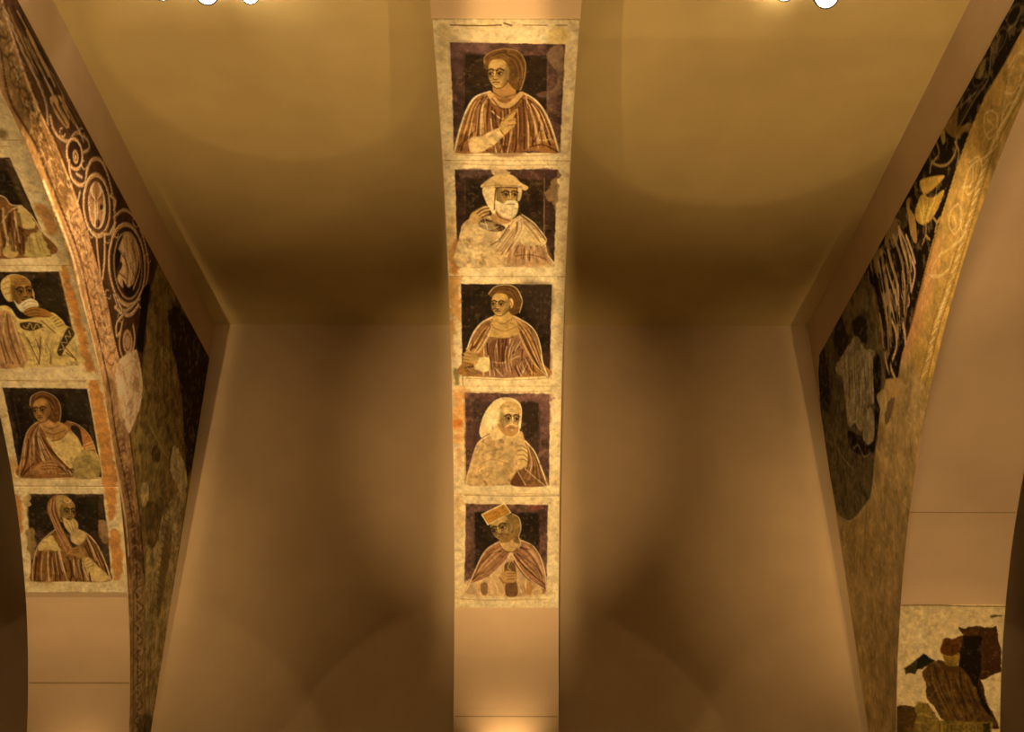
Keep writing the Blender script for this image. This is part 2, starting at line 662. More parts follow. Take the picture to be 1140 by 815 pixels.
# ---- middle arch, from the top
def fig_youth(c):
    c.frame(470, 0, 4.526, 0.0052)
    c.stroke([(135, 128), (300, 130), (390, 126)], 7, (84, 44, 14), 0.9)
    c.stroke([(405, 118), (440, 128)], 10, (84, 44, 14), 0.8)
    c.stroke([(500, 126), (620, 127)], 5, (110, 66, 24), 0.8)
    c.stroke([(665, 126), (720, 126)], 5, (100, 56, 20), 0.8)
    c.stroke([(150, 780), (420, 788), (660, 778)], 4, (150, 98, 46), 0.8)
    c.poly([(640, 150), (720, 145), (720, 215), (630, 218)], (232, 172, 84), alpha=0.6, soft=4)
    tone(c, [(70, 130), (130, 150), (120, 260), (80, 300)], (176, 128, 70), 0.45, 8)
    ground(c, [(133, 215), (712, 222), (690, 768), (155, 773)], [(200, 270), (622, 282), (622, 640), (205, 650)])
    tone(c, [(140, 220), (330, 225), (300, 268), (200, 280), (190, 400), (150, 380)], (112, 72, 58), 0.5, 6)
    c.poly([(625, 255), (700, 235), (700, 430), (660, 450), (680, 380), (640, 320)], (140, 98, 62), alpha=.75, tex=.2, rag=2)
    c.poly([(570, 470), (690, 450), (690, 475), (600, 490)], (120, 80, 52), alpha=.6, rag=2)
    c.stroke([(205, 275), (205, 520)], 3, (120, 80, 52), .5)
    c.stroke([(624, 290), (624, 600)], 4, (130, 88, 52), .6)
    # robe
    c.poly([(335, 465), (265, 490), (222, 550), (185, 660), (158, 768), (320, 771), (430, 769), (540, 760), (684, 768), (655, 670),
            (612, 565), (560, 503), (495, 465), (410, 500)], (146, 88, 38), reg=ROBE, tex=.18)
    tone(c, [(240, 540), (290, 520), (280, 640), (200, 700)], (190, 122, 54), .7)
    tone(c, [(540, 520), (590, 560), (640, 700), (560, 690)], (186, 118, 52), .7)
    tone(c, [(330, 520), (500, 520), (520, 760), (330, 765)], (110, 62, 30), .55)
    folds(c, [[(300, 490), (270, 560), (262, 660)], [(330, 500), (318, 640), (322, 760)], [(360, 560), (372, 640), (430, 768)],
              [(345, 540), (350, 640)], [(500, 500), (512, 640), (508, 750)], [(480, 540), (486, 660), (460, 765)],
              [(540, 520), (555, 620), (550, 730)], [(590, 590), (575, 680), (555, 715)], [(180, 740), (230, 690), (262, 660)],
              [(220, 660), (190, 760)], [(600, 640), (640, 730)], [(390, 680), (410, 768)], [(440, 690), (430, 760)]],
          [[(312, 480), (290, 560), (286, 680)], [(518, 480), (528, 620), (530, 745)], [(345, 560), (400, 600), (470, 560)],
           [(465, 600), (440, 690), (425, 768)], [(340, 600), (352, 700), (368, 768)], [(380, 700), (395, 768)],
           [(240, 600), (250, 660)], [(610, 600), (580, 700), (650, 700)]], 9, 7)
    drape(c, [(325, 475), (250, 520), (205, 640), (172, 755)], [(318, 490), (310, 560), (322, 660), (330, 765)], 16, 1)
    drape(c, [(505, 480), (522, 560), (538, 660), (548, 750)], [(520, 495), (590, 550), (640, 660), (668, 755)], 14, 2)
    drape(c, [(345, 520), (350, 600), (355, 690), (350, 768)], [(500, 500), (505, 600), (505, 680), (500, 765)], 20, 3, pal=[FOLD, (92, 46, 18), FOLD, (196, 138, 76), (80, 38, 14)])
    c.stroke([(335, 462), (262, 490), (218, 555), (182, 660), (158, 766)], 9, (232, 186, 124), .95)
    c.stroke([(498, 466), (562, 503), (612, 565), (652, 660), (682, 766)], 9, (226, 178, 120), .95)
    c.stroke([(535, 742), (600, 728), (680, 765)], 8, FOLD, .8)
    # neck, collar
    c.poly([(355, 420), (440, 400), (465, 470), (420, 500), (360, 482)], (160, 104, 48), reg=HEAD)
    c.stroke([(358, 470), (400, 492), (460, 474)], 5, FOLD, .7)
    c.stroke([(335, 475), (370, 520), (430, 530), (492, 474)], 30, (196, 138, 72), .95)
    c.stroke([(345, 495), (390, 545), (450, 540), (505, 480)], 6, FOLD, .8)
    # hair and face
    c.poly([(312, 350), (304, 305), (330, 266), (405, 247), (475, 260), (512, 320), (505, 400), (488, 452), (455, 448), (430, 420), (380, 360)],
           HAIR, reg=HEAD, tex=.18)
    c.stroke([(306, 320), (306, 290), (340, 262), (408, 246), (478, 262), (513, 322), (505, 402), (488, 455)], 5, (176, 122, 60), .8)
    c.lines([[(350, 275), (420, 268), (470, 300), (480, 420)], [(330, 300), (410, 290), (455, 330)], [(480, 290), (498, 340), (485, 420)]], 4, (88, 52, 18), .7)
    drape(c, [(318, 330), (330, 290), (400, 262), (440, 300)], [(345, 345), (380, 320), (420, 330), (445, 420)], 7, 30, w=(4, 6), a=.6, pal=[(62, 34, 12), (150, 98, 44)])
    drape(c, [(400, 255), (470, 275), (505, 340), (495, 430)], [(410, 290), (450, 320), (465, 370), (460, 430)], 9, 31, w=(4, 6), a=.6, pal=[(62, 34, 12), (146, 94, 42)])
    head(c, 376, 372, 58, 72, turn=-1, tilt=-.06)
    # sleeve, hand
    c.poly([(235, 700), (300, 682), (385, 645), (402, 690), (310, 758), (240, 768)], (212, 158, 92), reg=ROBE, tex=.15, rag=1)
    c.poly([(382, 650), (398, 605), (432, 575), (466, 558), (452, 598), (464, 618), (440, 655), (408, 682)], SKIN_C, reg=HAND)
    c.lines([[(430, 585), (470, 552)], [(440, 602), (462, 600)], [(432, 622), (464, 620)], [(420, 645), (450, 640)]], 8, SKIN_C, 1, reg=HAND)
    c.lines([[(400, 610), (432, 580), (466, 558)], [(428, 610), (456, 603)], [(424, 632), (456, 628)], [(388, 655), (410, 680), (440, 655)]], 4, FOLD, .8)


def fig_brimmed(c):
    c.frame(470, 170, 5.82, 0.0056)
    c.lines([[(195, 18), (560, 10), (870, 8)], [(200, 72), (520, 82), (870, 76)]], 4, (150, 96, 44), .7)
    ground(c, [(205, 112), (868, 108), (852, 735), (225, 742)], [(268, 168), (786, 172), (775, 640), (275, 620)], (58, 34, 20))
    c.poly([(230, 110), (400, 108), (480, 112), (470, 140), (330, 160), (240, 150)], (96, 62, 48), alpha=.6, rag=3)
    c.poly([(610, 112), (860, 110), (860, 170), (620, 165)], (84, 48, 36), alpha=.7, rag=3)
    c.poly([(800, 240), (868, 170), (866, 380), (830, 330), (790, 280)], (150, 104, 58), alpha=.85, rag=4)
    c.stroke([(785, 165), (786, 525)], 6, (150, 100, 56), .85)
    c.stroke([(272, 170), (275, 400)], 5, (86, 56, 34), .7)
    c.poly([(440, 108), (520, 104), (560, 140), (480, 160)], (210, 156, 94), alpha=.9, rag=3)
    # left rust run
    c.poly([(195, 590), (222, 570), (245, 740), (215, 800), (180, 760)], RUST, alpha=.85, rag=4, soft=4)
    c.poly([(160, 480), (200, 430), (210, 640), (180, 700)], (200, 130, 58), alpha=.5, rag=4, soft=5)
    # robe (largely worn to the plaster)
    c.poly([(430, 410), (340, 420), (262, 460), (235, 560), (225, 735), (560, 740), (845, 735), (800, 640), (795, 565), (740, 480), (640, 405), (560, 440)],
           (206, 154, 92), reg=ROBE, tex=.2, rag=1)
    tone(c, [(560, 590), (780, 590), (820, 720), (560, 725)], (164, 110, 62), .7)
    c.poly([(640, 470), (700, 460), (790, 560), (760, 595), (640, 590)], (216, 166, 100), alpha=.9)
    c.poly([(360, 460), (410, 430), (530, 480), (490, 512), (400, 500)], (62, 32, 14), tex=.15)
    c.lines([[(400, 430), (420, 500)], [(430, 500), (490, 480)], [(370, 455), (420, 470)]], 6, LIGHTF, .8)
    folds(c, [[(560, 470), (500, 560), (440, 600)], [(610, 450), (600, 530), (510, 660)], [(590, 560), (550, 640)], [(620, 600), (590, 660)],
              [(660, 610), (650, 690)], [(700, 610), (690, 700)], [(740, 600), (760, 680)], [(600, 670), (700, 660), (800, 690)],
              [(640, 410), (720, 470), (790, 560)]],
          [[(640, 420), (640, 500), (580, 620)], [(600, 450), (540, 550), (500, 590)], [(680, 600), (670, 700)], [(720, 600), (730, 690)]], 9, 6, .65)
    c.lines([[(235, 570), (290, 600)], [(300, 640), (330, 700)], [(380, 660), (400, 710)], [(250, 600), (270, 640)]], 16, (140, 92, 42), .6, soft=3)
    drape(c, [(590, 430), (540, 510), (480, 580), (430, 640)], [(640, 420), (650, 500), (600, 590), (540, 680)], 12, 4, a=.6, pal=[(110, 62, 28), (232, 184, 120), (140, 86, 42)])
    drape(c, [(560, 600), (560, 640), (550, 680), (545, 730)], [(770, 600), (790, 640), (800, 680), (820, 720)], 22, 5, w=(5, 9), a=.6, pal=[(120, 66, 38), (216, 162, 104), (100, 54, 28), (150, 92, 50)])
    drape(c, [(660, 420), (720, 480), (760, 530), (785, 570)], [(650, 480), (690, 530), (720, 570), (740, 590)], 6, 6, a=.5)
    c.mottle(0.55, 16, 45, col=(232, 188, 124), thr=.52, sharp=6, mask=(c.reg == ROBE) & (c.A < c.P([(520, 600)])[0, 0]))
    c.mottle(0.4, 22, 46, col=(150, 104, 54), thr=.58, sharp=8, mask=(c.reg == ROBE))
    c.stroke([(640, 400), (720, 455), (792, 545), (798, 575), (770, 600)], 7, (236, 190, 128), .9)
    c.stroke([(795, 600), (810, 660), (850, 715)], 6, (226, 178, 116), .9)
    # neck
    c.poly([(470, 360), (520, 400), (580, 425), (560, 455), (480, 460), (440, 420)], (176, 120, 60), reg=HEAD)
    c.stroke([(465, 370), (500, 420), (560, 440)], 8, (90, 48, 18), .8)
    # hair wisp and hat
    c.poly([(395, 225), (470, 228), (470, 390), (430, 370), (400, 300), (385, 260)], (224, 174, 108), reg=HEAD, tex=.1)
    c.poly([(610, 230), (640, 235), (632, 300), (612, 310)], (214, 162, 98), reg=HEAD)
    head(c, 545, 275, 72, 78, turn=1, tilt=.0, old=True)
    c.stroke([(470, 240), (466, 300), (462, 370)], 8, (96, 54, 20), .9)
    # beard
    c.poly([(470, 310), (520, 330), (540, 312), (572, 306), (612, 318), (616, 370), (590, 420), (545, 425), (500, 400), (472, 360)], (232, 184, 118), reg=HEAD, tex=.1)
    c.stroke([(530, 330), (572, 316), (606, 332)], 9, (240, 200, 140), .9)
    c.stroke([(550, 334), (592, 334)], 6, (110, 62, 24), .8)
    c.lines([[(500, 350), (520, 400)], [(540, 360), (545, 410)], [(580, 360), (575, 405)]], 4, (176, 122, 66), .6)
    c.poly([(372, 218), (420, 175), (470, 148), (550, 138), (600, 160), (635, 195), (682, 222), (660, 245), (620, 228), (540, 220), (450, 232), (400, 230)],
           (214, 160, 92), reg=HAT, tex=.14)
    c.poly([(440, 190), (520, 150), (600, 170), (610, 205), (500, 215)], (184, 130, 68), alpha=.5, soft=5)
    c.stroke([(385, 222), (460, 212), (560, 212), (640, 222)], 5, (130, 82, 36), .7)
    c.stroke([(470, 228), (540, 224), (612, 228)], 9, (80, 44, 16), .9)
    # raised hand
    c.poly([(300, 450), (310, 400), (350, 370), (410, 345), (430, 372), (425, 400), (380, 430), (340, 462)], (190, 134, 70), reg=HAND)
    c.lines([[(330, 380), (372, 352), (415, 342)], [(350, 395), (390, 368), (428, 360)], [(365, 408), (400, 388), (436, 380)], [(385, 420), (415, 405), (438, 398)]], 9, (80, 40, 14), .85)
    c.lines([[(345, 388), (385, 360), (420, 352)], [(362, 402), (398, 378), (432, 370)]], 7, (204, 150, 84), .9, reg=HAND)


def fig_profile(c):
    c.frame(470, 300, 5.82, 0.0058)
    ground(c, [(247, 95), (838, 96), (826, 686), (262, 690)], [(252, 100), (832, 102), (822, 680), (268, 690)], (44, 26, 14), (36, 22, 10))
    tone(c, [(600, 110), (830, 105), (820, 330), (700, 300)], (60, 40, 24), .6, 8)
    tone(c, [(720, 560), (830, 540), (826, 680), (800, 680)], (70, 36, 20), .7, 5)
    c.lines([[(318, 150), (322, 300)], [(765, 150), (770, 320)]], 4, (74, 50, 28), .6)
    # left band rust and olive
    c.poly([(165, 60), (235, 40), (240, 330), (215, 300), (200, 420), (175, 330)], (190, 110, 36), alpha=.62, rag=7, soft=5)
    c.poly([(200, 640), (235, 660), (238, 740), (215, 730)], (104, 78, 30), alpha=.7, rag=3, soft=3)
    c.poly([(175, 420), (205, 440), (205, 560), (185, 540)], (196, 120, 48), alpha=.5, rag=4, soft=4)
    c.stroke([(262, 690), (265, 770)], 8, (110, 66, 26), .6)
    c.stroke([(285, 705), (560, 716), (820, 704)], 4, (150, 98, 46), .7)
    # cloak
    c.poly([(470, 305), (390, 345), (335, 410), (290, 520), (262, 600), (268, 690), (810, 688), (780, 600), (755, 470), (700, 380), (590, 300), (530, 420)],
           (160, 100, 44), reg=ROBE, tex=.16)
    c.poly([(440, 440), (640, 430), (700, 580), (640, 690), (420, 690), (400, 560)], (146, 92, 54), tex=.15)
    tone(c, [(340, 420), (420, 360), (400, 500), (330, 540)], (206, 138, 62), .7)
    tone(c, [(640, 360), (720, 420), (760, 600), (690, 560)], (204, 136, 62), .7)
    tone(c, [(450, 470), (560, 450), (540, 590), (470, 600)], (112, 60, 32), .6)
    folds(c, [[(440, 360), (380, 460), (310, 520)], [(420, 480), (430, 560), (460, 600)], [(492, 455), (505, 580)], [(520, 455), (520, 590)],
              [(545, 455), (530, 590)], [(640, 400), (690, 520), (760, 640)], [(660, 420), (720, 560), (790, 670)], [(630, 500), (570, 560), (560, 590)],
              [(650, 520), (640, 660)], [(690, 600), (660, 680)], [(280, 640), (340, 630), (400, 650)], [(460, 610), (470, 690)],
              [(600, 630), (630, 690)], [(330, 470), (310, 540)], [(720, 620), (715, 686)], [(700, 390), (740, 500)]],
          [[(570, 440), (550, 590), (470, 602), (455, 590)], [(560, 590), (630, 560)], [(455, 600), (470, 690)], [(600, 320), (640, 450), (720, 600), (805, 684)],
           [(700, 575), (640, 690)], [(400, 510), (398, 690)], [(470, 640), (520, 690)], [(480, 480), (490, 590)], [(640, 460), (600, 530)],
           [(710, 600), (712, 686)], [(430, 560), (440, 690)]], 10, 7)
    drape(c, [(460, 320), (380, 370), (325, 450), (285, 540)], [(460, 330), (430, 430), (390, 510), (345, 560)], 14, 7)
    drape(c, [(600, 320), (640, 420), (700, 540), (780, 670)], [(600, 315), (700, 390), (755, 500), (800, 680)], 14, 8)
    drape(c, [(440, 450), (430, 520), (440, 600), (450, 688)], [(625, 440), (590, 520), (580, 600), (600, 688)], 18, 9, w=(4, 8))
    drape(c, [(600, 600), (600, 630), (610, 660), (620, 688)], [(690, 560), (720, 610), (740, 650), (790, 688)], 12, 10)
    drape(c, [(280, 620), (300, 640), (330, 660), (380, 670)], [(275, 650), (300, 665), (340, 680), (400, 686)], 6, 11)
    c.stroke([(468, 306), (390, 342), (330, 415), (290, 520)], 9, (236, 190, 130), .95)
    c.stroke([(588, 302), (680, 350), (735, 410), (765, 500), (780, 600), (812, 686)], 9, (230, 182, 122), .95)
    c.stroke([(470, 315), (430, 430), (360, 540)], 7, (222, 170, 106), .9)
    # neck and collar
    c.poly([(470, 290), (570, 270), (590, 320), (610, 360), (625, 425), (540, 445), (445, 440), (450, 370)], (192, 136, 66), reg=HEAD)
    c.lines([[(475, 330), (520, 355), (580, 320)], [(455, 375), (530, 400), (610, 370)]], 6, (126, 76, 30), .8)
    c.stroke([(448, 440), (540, 448), (622, 425)], 6, (90, 46, 18), .8)
    # head in three-quarter view, looking left
    c.poly([(432, 170), (442, 135), (480, 110), (540, 100), (605, 120), (640, 180), (640, 240), (615, 285), (575, 290), (540, 240), (480, 200)], (98, 58, 22), reg=HEAD, tex=.15)
    c.stroke([(428, 160), (468, 114), (540, 99), (606, 120), (640, 180), (645, 220), (628, 280)], 6, (216, 166, 104), .9)
    c.lines([[(480, 140), (560, 130), (610, 190)], [(590, 160), (625, 220), (600, 275)], [(470, 155), (540, 150)]], 4, (84, 46, 16), .6)
    drape(c, [(440, 150), (500, 108), (590, 118), (632, 200)], [(460, 190), (520, 170), (570, 200), (590, 270)], 12, 32, w=(4, 6), a=.55, pal=[(60, 32, 12), (150, 96, 44)])
    head(c, 503, 228, 64, 72, turn=-1, tilt=.02)
    c.poly([(565, 195), (582, 190), (588, 225), (572, 250)], (204, 148, 78), reg=HEAD)
    c.stroke([(568, 205), (578, 225), (570, 245)], 5, (90, 50, 20), .8)
    c.stroke([(450, 262), (470, 252), (486, 262)], 9, (84, 44, 18), .85)
    # sleeve and hand
    c.poly([(340, 640), (350, 585), (430, 570), (430, 650), (380, 660)], (224, 176, 104), reg=ROBE, rag=2)
    c.poly([(268, 560), (290, 525), (330, 545), (365, 575), (350, 620), (310, 605), (270, 600)], SKIN_C, reg=HAND)
    c.lines([[(285, 515), (330, 545)], [(266, 545), (310, 562)], [(265, 570), (305, 580)], [(268, 595), (305, 598)]], 9, SKIN_C, 1, reg=HAND)
    c.lines([[(275, 535), (320, 552)], [(268, 558), (308, 570)], [(268, 584), (304, 590)], [(270, 602), (330, 618)]], 4, (88, 44, 18), .85)


def fig_hooded(c):
    c.frame(470, 425, 6.0, 0.0060)
    ground(c, [(285, 72), (852, 82), (852, 692), (297, 690)], [(345, 140), (785, 140), (782, 640), (340, 620)], (98, 58, 42), (62, 38, 24))
    c.poly([(610, 80), (850, 84), (850, 140), (620, 135)], (118, 72, 52), alpha=.6, rag=4)
    c.poly([(660, 150), (770, 140), (780, 300), (700, 380)], (44, 28, 14), alpha=.8, rag=4)
    c.poly([(290, 330), (390, 290), (380, 420), (310, 520)], (78, 44, 32), alpha=.6, rag=4)
    c.poly([(785, 150), (850, 140), (850, 300), (790, 300)], (112, 70, 54), alpha=.5, rag=4)
    # rust band on the left
    c.poly([(200, 80), (240, 65), (278, 80), (275, 330), (255, 470), (225, 420), (215, 250)], (214, 128, 54), alpha=.75, rag=7, soft=5)
    c.poly([(215, 270), (270, 265), (265, 300), (220, 305)], (186, 92, 24), alpha=.8, rag=3, soft=3)
    c.poly([(225, 480), (270, 460), (270, 560), (240, 640)], (200, 124, 60), alpha=.45, rag=5, soft=5)
    c.stroke([(280, 80), (286, 400), (292, 690)], 7, (150, 92, 50), .5)
    c.stroke([(300, 64), (560, 70), (850, 60)], 6, (150, 98, 44), .6)
    c.stroke([(700, 755), (930, 752)], 4, (90, 56, 24), .8)
    # pale robe
    c.poly([(470, 345), (380, 400), (350, 470), (320, 580), (297, 690), (600, 692), (840, 692), (800, 580), (755, 470), (690, 390), (660, 330), (560, 370)],
           (196, 142, 80), reg=ROBE, tex=.16)
    c.poly([(690, 395), (755, 470), (800, 580), (838, 690), (600, 690), (650, 585), (705, 560)], (128, 76, 38), tex=.2)
    c.poly([(650, 600), (690, 690), (598, 690), (620, 630)], (96, 50, 24), alpha=.8)
    c.mottle(0.5, 24, 77, col=(150, 104, 50), thr=.54, sharp=7, mask=(c.reg == ROBE) & (c.col[:, 0] > .6))
    folds(c, [[(430, 470), (520, 450)], [(380, 560), (470, 520), (580, 550)], [(360, 640), (440, 600)], [(410, 660), (440, 690)], [(715, 430), (725, 520), (705, 560)]],
          [[(645, 605), (695, 690)], [(690, 580), (770, 650), (820, 690)], [(735, 560), (725, 600)]], 8, 7, .28)
    drape(c, [(700, 410), (715, 480), (710, 560), (640, 690)], [(700, 400), (755, 480), (795, 580), (830, 688)], 16, 12, w=(4, 7), a=.55)
    drape(c, [(460, 380), (390, 450), (350, 560), (320, 680)], [(560, 390), (540, 480), (520, 580), (520, 690)], 18, 13, w=(4, 8), a=.28, pal=[(150, 100, 50), (226, 176, 108), (170, 116, 60)])
    c.stroke([(690, 395), (755, 470), (800, 580), (840, 690)], 9, (232, 186, 124), .95)
    c.stroke([(470, 345), (380, 405), (348, 475), (318, 585), (298, 690)], 7, (222, 172, 106), .6)
    # hood
    c.poly([(450, 350), (410, 375), (390, 345), (400, 270), (440, 185), (500, 125), (570, 108), (635, 130), (662, 180), (655, 310), (640, 350), (540, 380), (480, 390)],
           (222, 168, 98), reg=HAT, tex=.1)
    c.stroke([(450, 350), (412, 377), (388, 345), (400, 270), (438, 185), (500, 122), (572, 108), (636, 130), (664, 185), (656, 310)], 7, (240, 196, 132), .9)
    c.stroke([(408, 374), (450, 350)], 7, (80, 46, 18), .8)
    tone(c, [(420, 260), (470, 190), (520, 150), (510, 250), (450, 330)], (238, 190, 122), .7)
    c.poly([(525, 190), (540, 145), (590, 130), (640, 150), (655, 210)], (196, 140, 70), reg=HEAD, tex=.15)
    head(c, 585, 250, 68, 88, turn=1, tilt=.04, skin=(206, 150, 82), old=True)
    c.poly([(508, 280), (540, 290), (565, 300), (585, 280), (610, 278), (645, 290), (640, 340), (600, 366), (555, 355), (520, 320)], (176, 116, 58), reg=HEAD, tex=.15)
    c.stroke([(560, 300), (595, 284), (635, 296)], 12, (220, 164, 96), .9)
    c.stroke([(580, 310), (620, 312)], 8, (110, 62, 26), .8)
    c.poly([(585, 318), (600, 310), (618, 320), (600, 332)], (212, 156, 90), alpha=.8)
    # hand
    c.poly([(640, 480), (650, 420), (690, 415), (708, 480), (700, 550), (660, 588), (645, 560)], (206, 150, 80), reg=HAND)
    c.lines([[(640, 430), (675, 428), (698, 450)], [(640, 460), (680, 458), (704, 480)], [(642, 490), (680, 488), (704, 508)], [(648, 520), (680, 518), (700, 530)]], 5, (110, 64, 26), .8)
    c.lines([[(640, 445), (676, 443), (700, 464)], [(642, 475), (680, 473), (704, 494)], [(644, 505), (680, 503), (702, 520)]], 9, (222, 168, 98), .8, reg=HAND)


def fig_box_hat(c):
    c.frame(470, 540, 5.43, 0.0062)
    c.stroke([(255, 62), (560, 66), (832, 62)], 4, (90, 54, 22), .7)
    c.lines([[(240, 690), (400, 697), (760, 690)], [(250, 18), (560, 24), (830, 16)]], 4, (150, 100, 48), .7)
    ground(c, [(268, 115), (765, 120), (758, 660), (262, 665)], [(320, 165), (715, 168), (712, 520), (325, 520)], (96, 58, 40), (30, 18, 8))
    c.poly([(660, 122), (730, 122), (720, 145), (660, 150)], (130, 56, 34), alpha=.6, rag=3)
    # worn foot of the field
    c.poly([(262, 600), (320, 580), (520, 640), (760, 630), (770, 672), (260, 675)], (206, 156, 96), reg=BORDER, rag=4, soft=4)
    c.poly([(190, 90), (240, 80), (255, 250), (220, 260), (200, 180)], (196, 128, 60), alpha=.45, rag=6, soft=6)
    # cloak
    c.poly([(470, 345), (410, 380), (365, 440), (320, 530), (275, 630), (330, 660), (560, 672), (700, 660), (755, 640), (750, 540), (720, 440), (670, 370), (600, 335), (530, 400)],
           (150, 92, 52), reg=ROBE, tex=.15)
    c.poly([(540, 405), (500, 470), (400, 560), (285, 610), (300, 665), (680, 670), (730, 625), (640, 560), (570, 470)], (196, 140, 82), tex=.18, rag=1)
    tone(c, [(390, 420), (450, 390), (480, 440), (380, 520), (340, 540)], (176, 110, 62), .7)
    tone(c, [(620, 370), (690, 410), (730, 520), (640, 480)], (178, 114, 68), .7)
    folds(c, [[(505, 400), (430, 470), (310, 575)], [(480, 400), (420, 420), (370, 470)], [(490, 430), (400, 520), (340, 545)],
              [(560, 420), (640, 510), (750, 600)], [(580, 415), (680, 480), (740, 560)], [(600, 380), (660, 390)], [(560, 460), (640, 560), (750, 625)]],
          [[(470, 440), (390, 510)], [(620, 430), (690, 500)], [(600, 450), (660, 520)]], 9, 6, .85, .5)
    drape(c, [(480, 360), (410, 400), (350, 480), (300, 590)], [(525, 400), (470, 470), (390, 540), (310, 600)], 14, 14, a=.6)
    drape(c, [(545, 405), (600, 470), (680, 540), (745, 620)], [(605, 345), (680, 400), (730, 500), (750, 600)], 14, 15, a=.6)
    drape(c, [(420, 580), (430, 610), (440, 640), (440, 668)], [(640, 580), (640, 610), (650, 640), (660, 668)], 20, 16, a=.45, pal=[(150, 92, 44), (226, 176, 110), (120, 72, 34)])
    c.stroke([(470, 345), (405, 382), (362, 440), (322, 530), (275, 635)], 8, (214, 162, 106), .9)
    c.stroke([(605, 335), (675, 368), (722, 440), (750, 540), (758, 630)], 8, (214, 162, 106), .9)
    c.stroke([(545, 405), (500, 470), (400, 560), (300, 600)], 7, (224, 172, 108), .8)
    c.stroke([(545, 405), (590, 490), (650, 565), (740, 625)], 7, (224, 172, 108), .8)
    c.poly([(360, 600), (400, 595), (398, 660), (368, 662)], (112, 72, 36), alpha=.8)
    c.poly([(640, 590), (670, 600), (665, 660), (640, 655)], (168, 104, 44), alpha=.8)
    c.poly([(515, 590), (575, 588), (580, 668), (515, 668)], (110, 66, 34), tex=.2)
    c.poly([(505, 480), (560, 470), (575, 530), (570, 600), (515, 600)], (104, 64, 30), tex=.2)
    c.stroke([(535, 470), (525, 500), (545, 520)], 6, (200, 150, 84), .8)
    # neck, head
    c.poly([(475, 330), (590, 320), (600, 350), (560, 400), (530, 405), (490, 380)], (188, 132, 70), reg=HEAD)
    c.stroke([(472, 350), (490, 385), (530, 405), (580, 390), (600, 345)], 5, (90, 48, 20), .8)
    c.poly([(510, 190), (560, 178), (592, 205), (600, 260), (588, 310), (596, 350), (560, 345), (540, 290), (530, 230)], (124, 84, 36), reg=HEAD, tex=.2)
    c.stroke([(550, 175), (590, 200), (602, 262), (590, 310), (600, 352), (585, 385)], 6, (212, 162, 100), .85)
    head(c, 485, 262, 70, 74, turn=-1, tilt=-.38, skin=(170, 120, 58))
    c.poly([(470, 320), (490, 298), (530, 296), (552, 290), (548, 330), (510, 350), (478, 345)], (130, 86, 38), reg=HEAD, tex=.2)
    c.stroke([(480, 304), (505, 296), (530, 302)], 8, (96, 58, 24), .8)
    c.poly([(365, 180), (500, 112), (538, 165), (402, 240)], (172, 106, 34), reg=HAT, smooth=False, tex=.12)
    c.stroke([(402, 240), (365, 180), (500, 112), (538, 165)], 7, (232, 184, 116), .95, smooth=False)
    c.stroke([(402, 240), (470, 205), (540, 168)], 6, (226, 176, 108), .9)
    c.lines([[(385, 190), (500, 130)], [(395, 215), (515, 150)]], 4, (120, 70, 22), .5)
    # hand on the staff
    c.poly([(470, 560), (490, 530), (530, 520), (575, 530), (575, 575), (540, 595), (500, 592)], (176, 118, 58), reg=HAND)
    c.lines([[(520, 535), (572, 535)], [(518, 552), (576, 550)], [(520, 570), (574, 566)], [(475, 560), (500, 590), (545, 592)]], 4, (92, 50, 20), .85)


GC = 'portrait panels up the middle arch'
build_panel(STRIP_C, 22, 179, 214, 200,
            'fresco panel of a beardless youth in a brown mantle, topmost on the middle arch', fig_youth, GC)
build_panel(STRIP_C, 179, 308, 214, 165,
            'fresco panel of a white-bearded man in a brimmed hat, on the middle arch', fig_brimmed, GC)
build_panel(STRIP_C, 308, 430, 214, 156,
            'fresco panel of a man with short brown hair looking left, centre of the middle arch', fig_profile, GC)
build_panel(STRIP_C, 430, 550, 214, 154,
            'fresco panel of a hooded bearded man in a pale worn robe, on the middle arch', fig_hooded, GC)
build_panel(STRIP_C, 550, 677, 214, 163,
            'fresco panel of a man in a tilted box-shaped hat, lowest on the middle arch', fig_box_hat, GC)


# ---- left arch, from the top
def left_edge_rust(c, pts, a=.9):
    c.poly(pts, (190, 108, 40), alpha=a * .85, rag=4, soft=3, tex=.2)


def fig_hidden(c):
    c.frame(0, 0, 1, KL)
    ground(c, [(-60, 40), (-18, 40), (-4, 150), (-60, 150)], None, (60, 36, 18))
    c.poly([(-40, 100), (-30, 90), (-18, 110), (-14, 140), (-40, 140)], OCHRE, reg=ROBE)
    c.poly([(-2, 146), (6, 150), (4, 157), (-3, 156)], (96, 66, 28), alpha=.7, soft=4, rag=2)


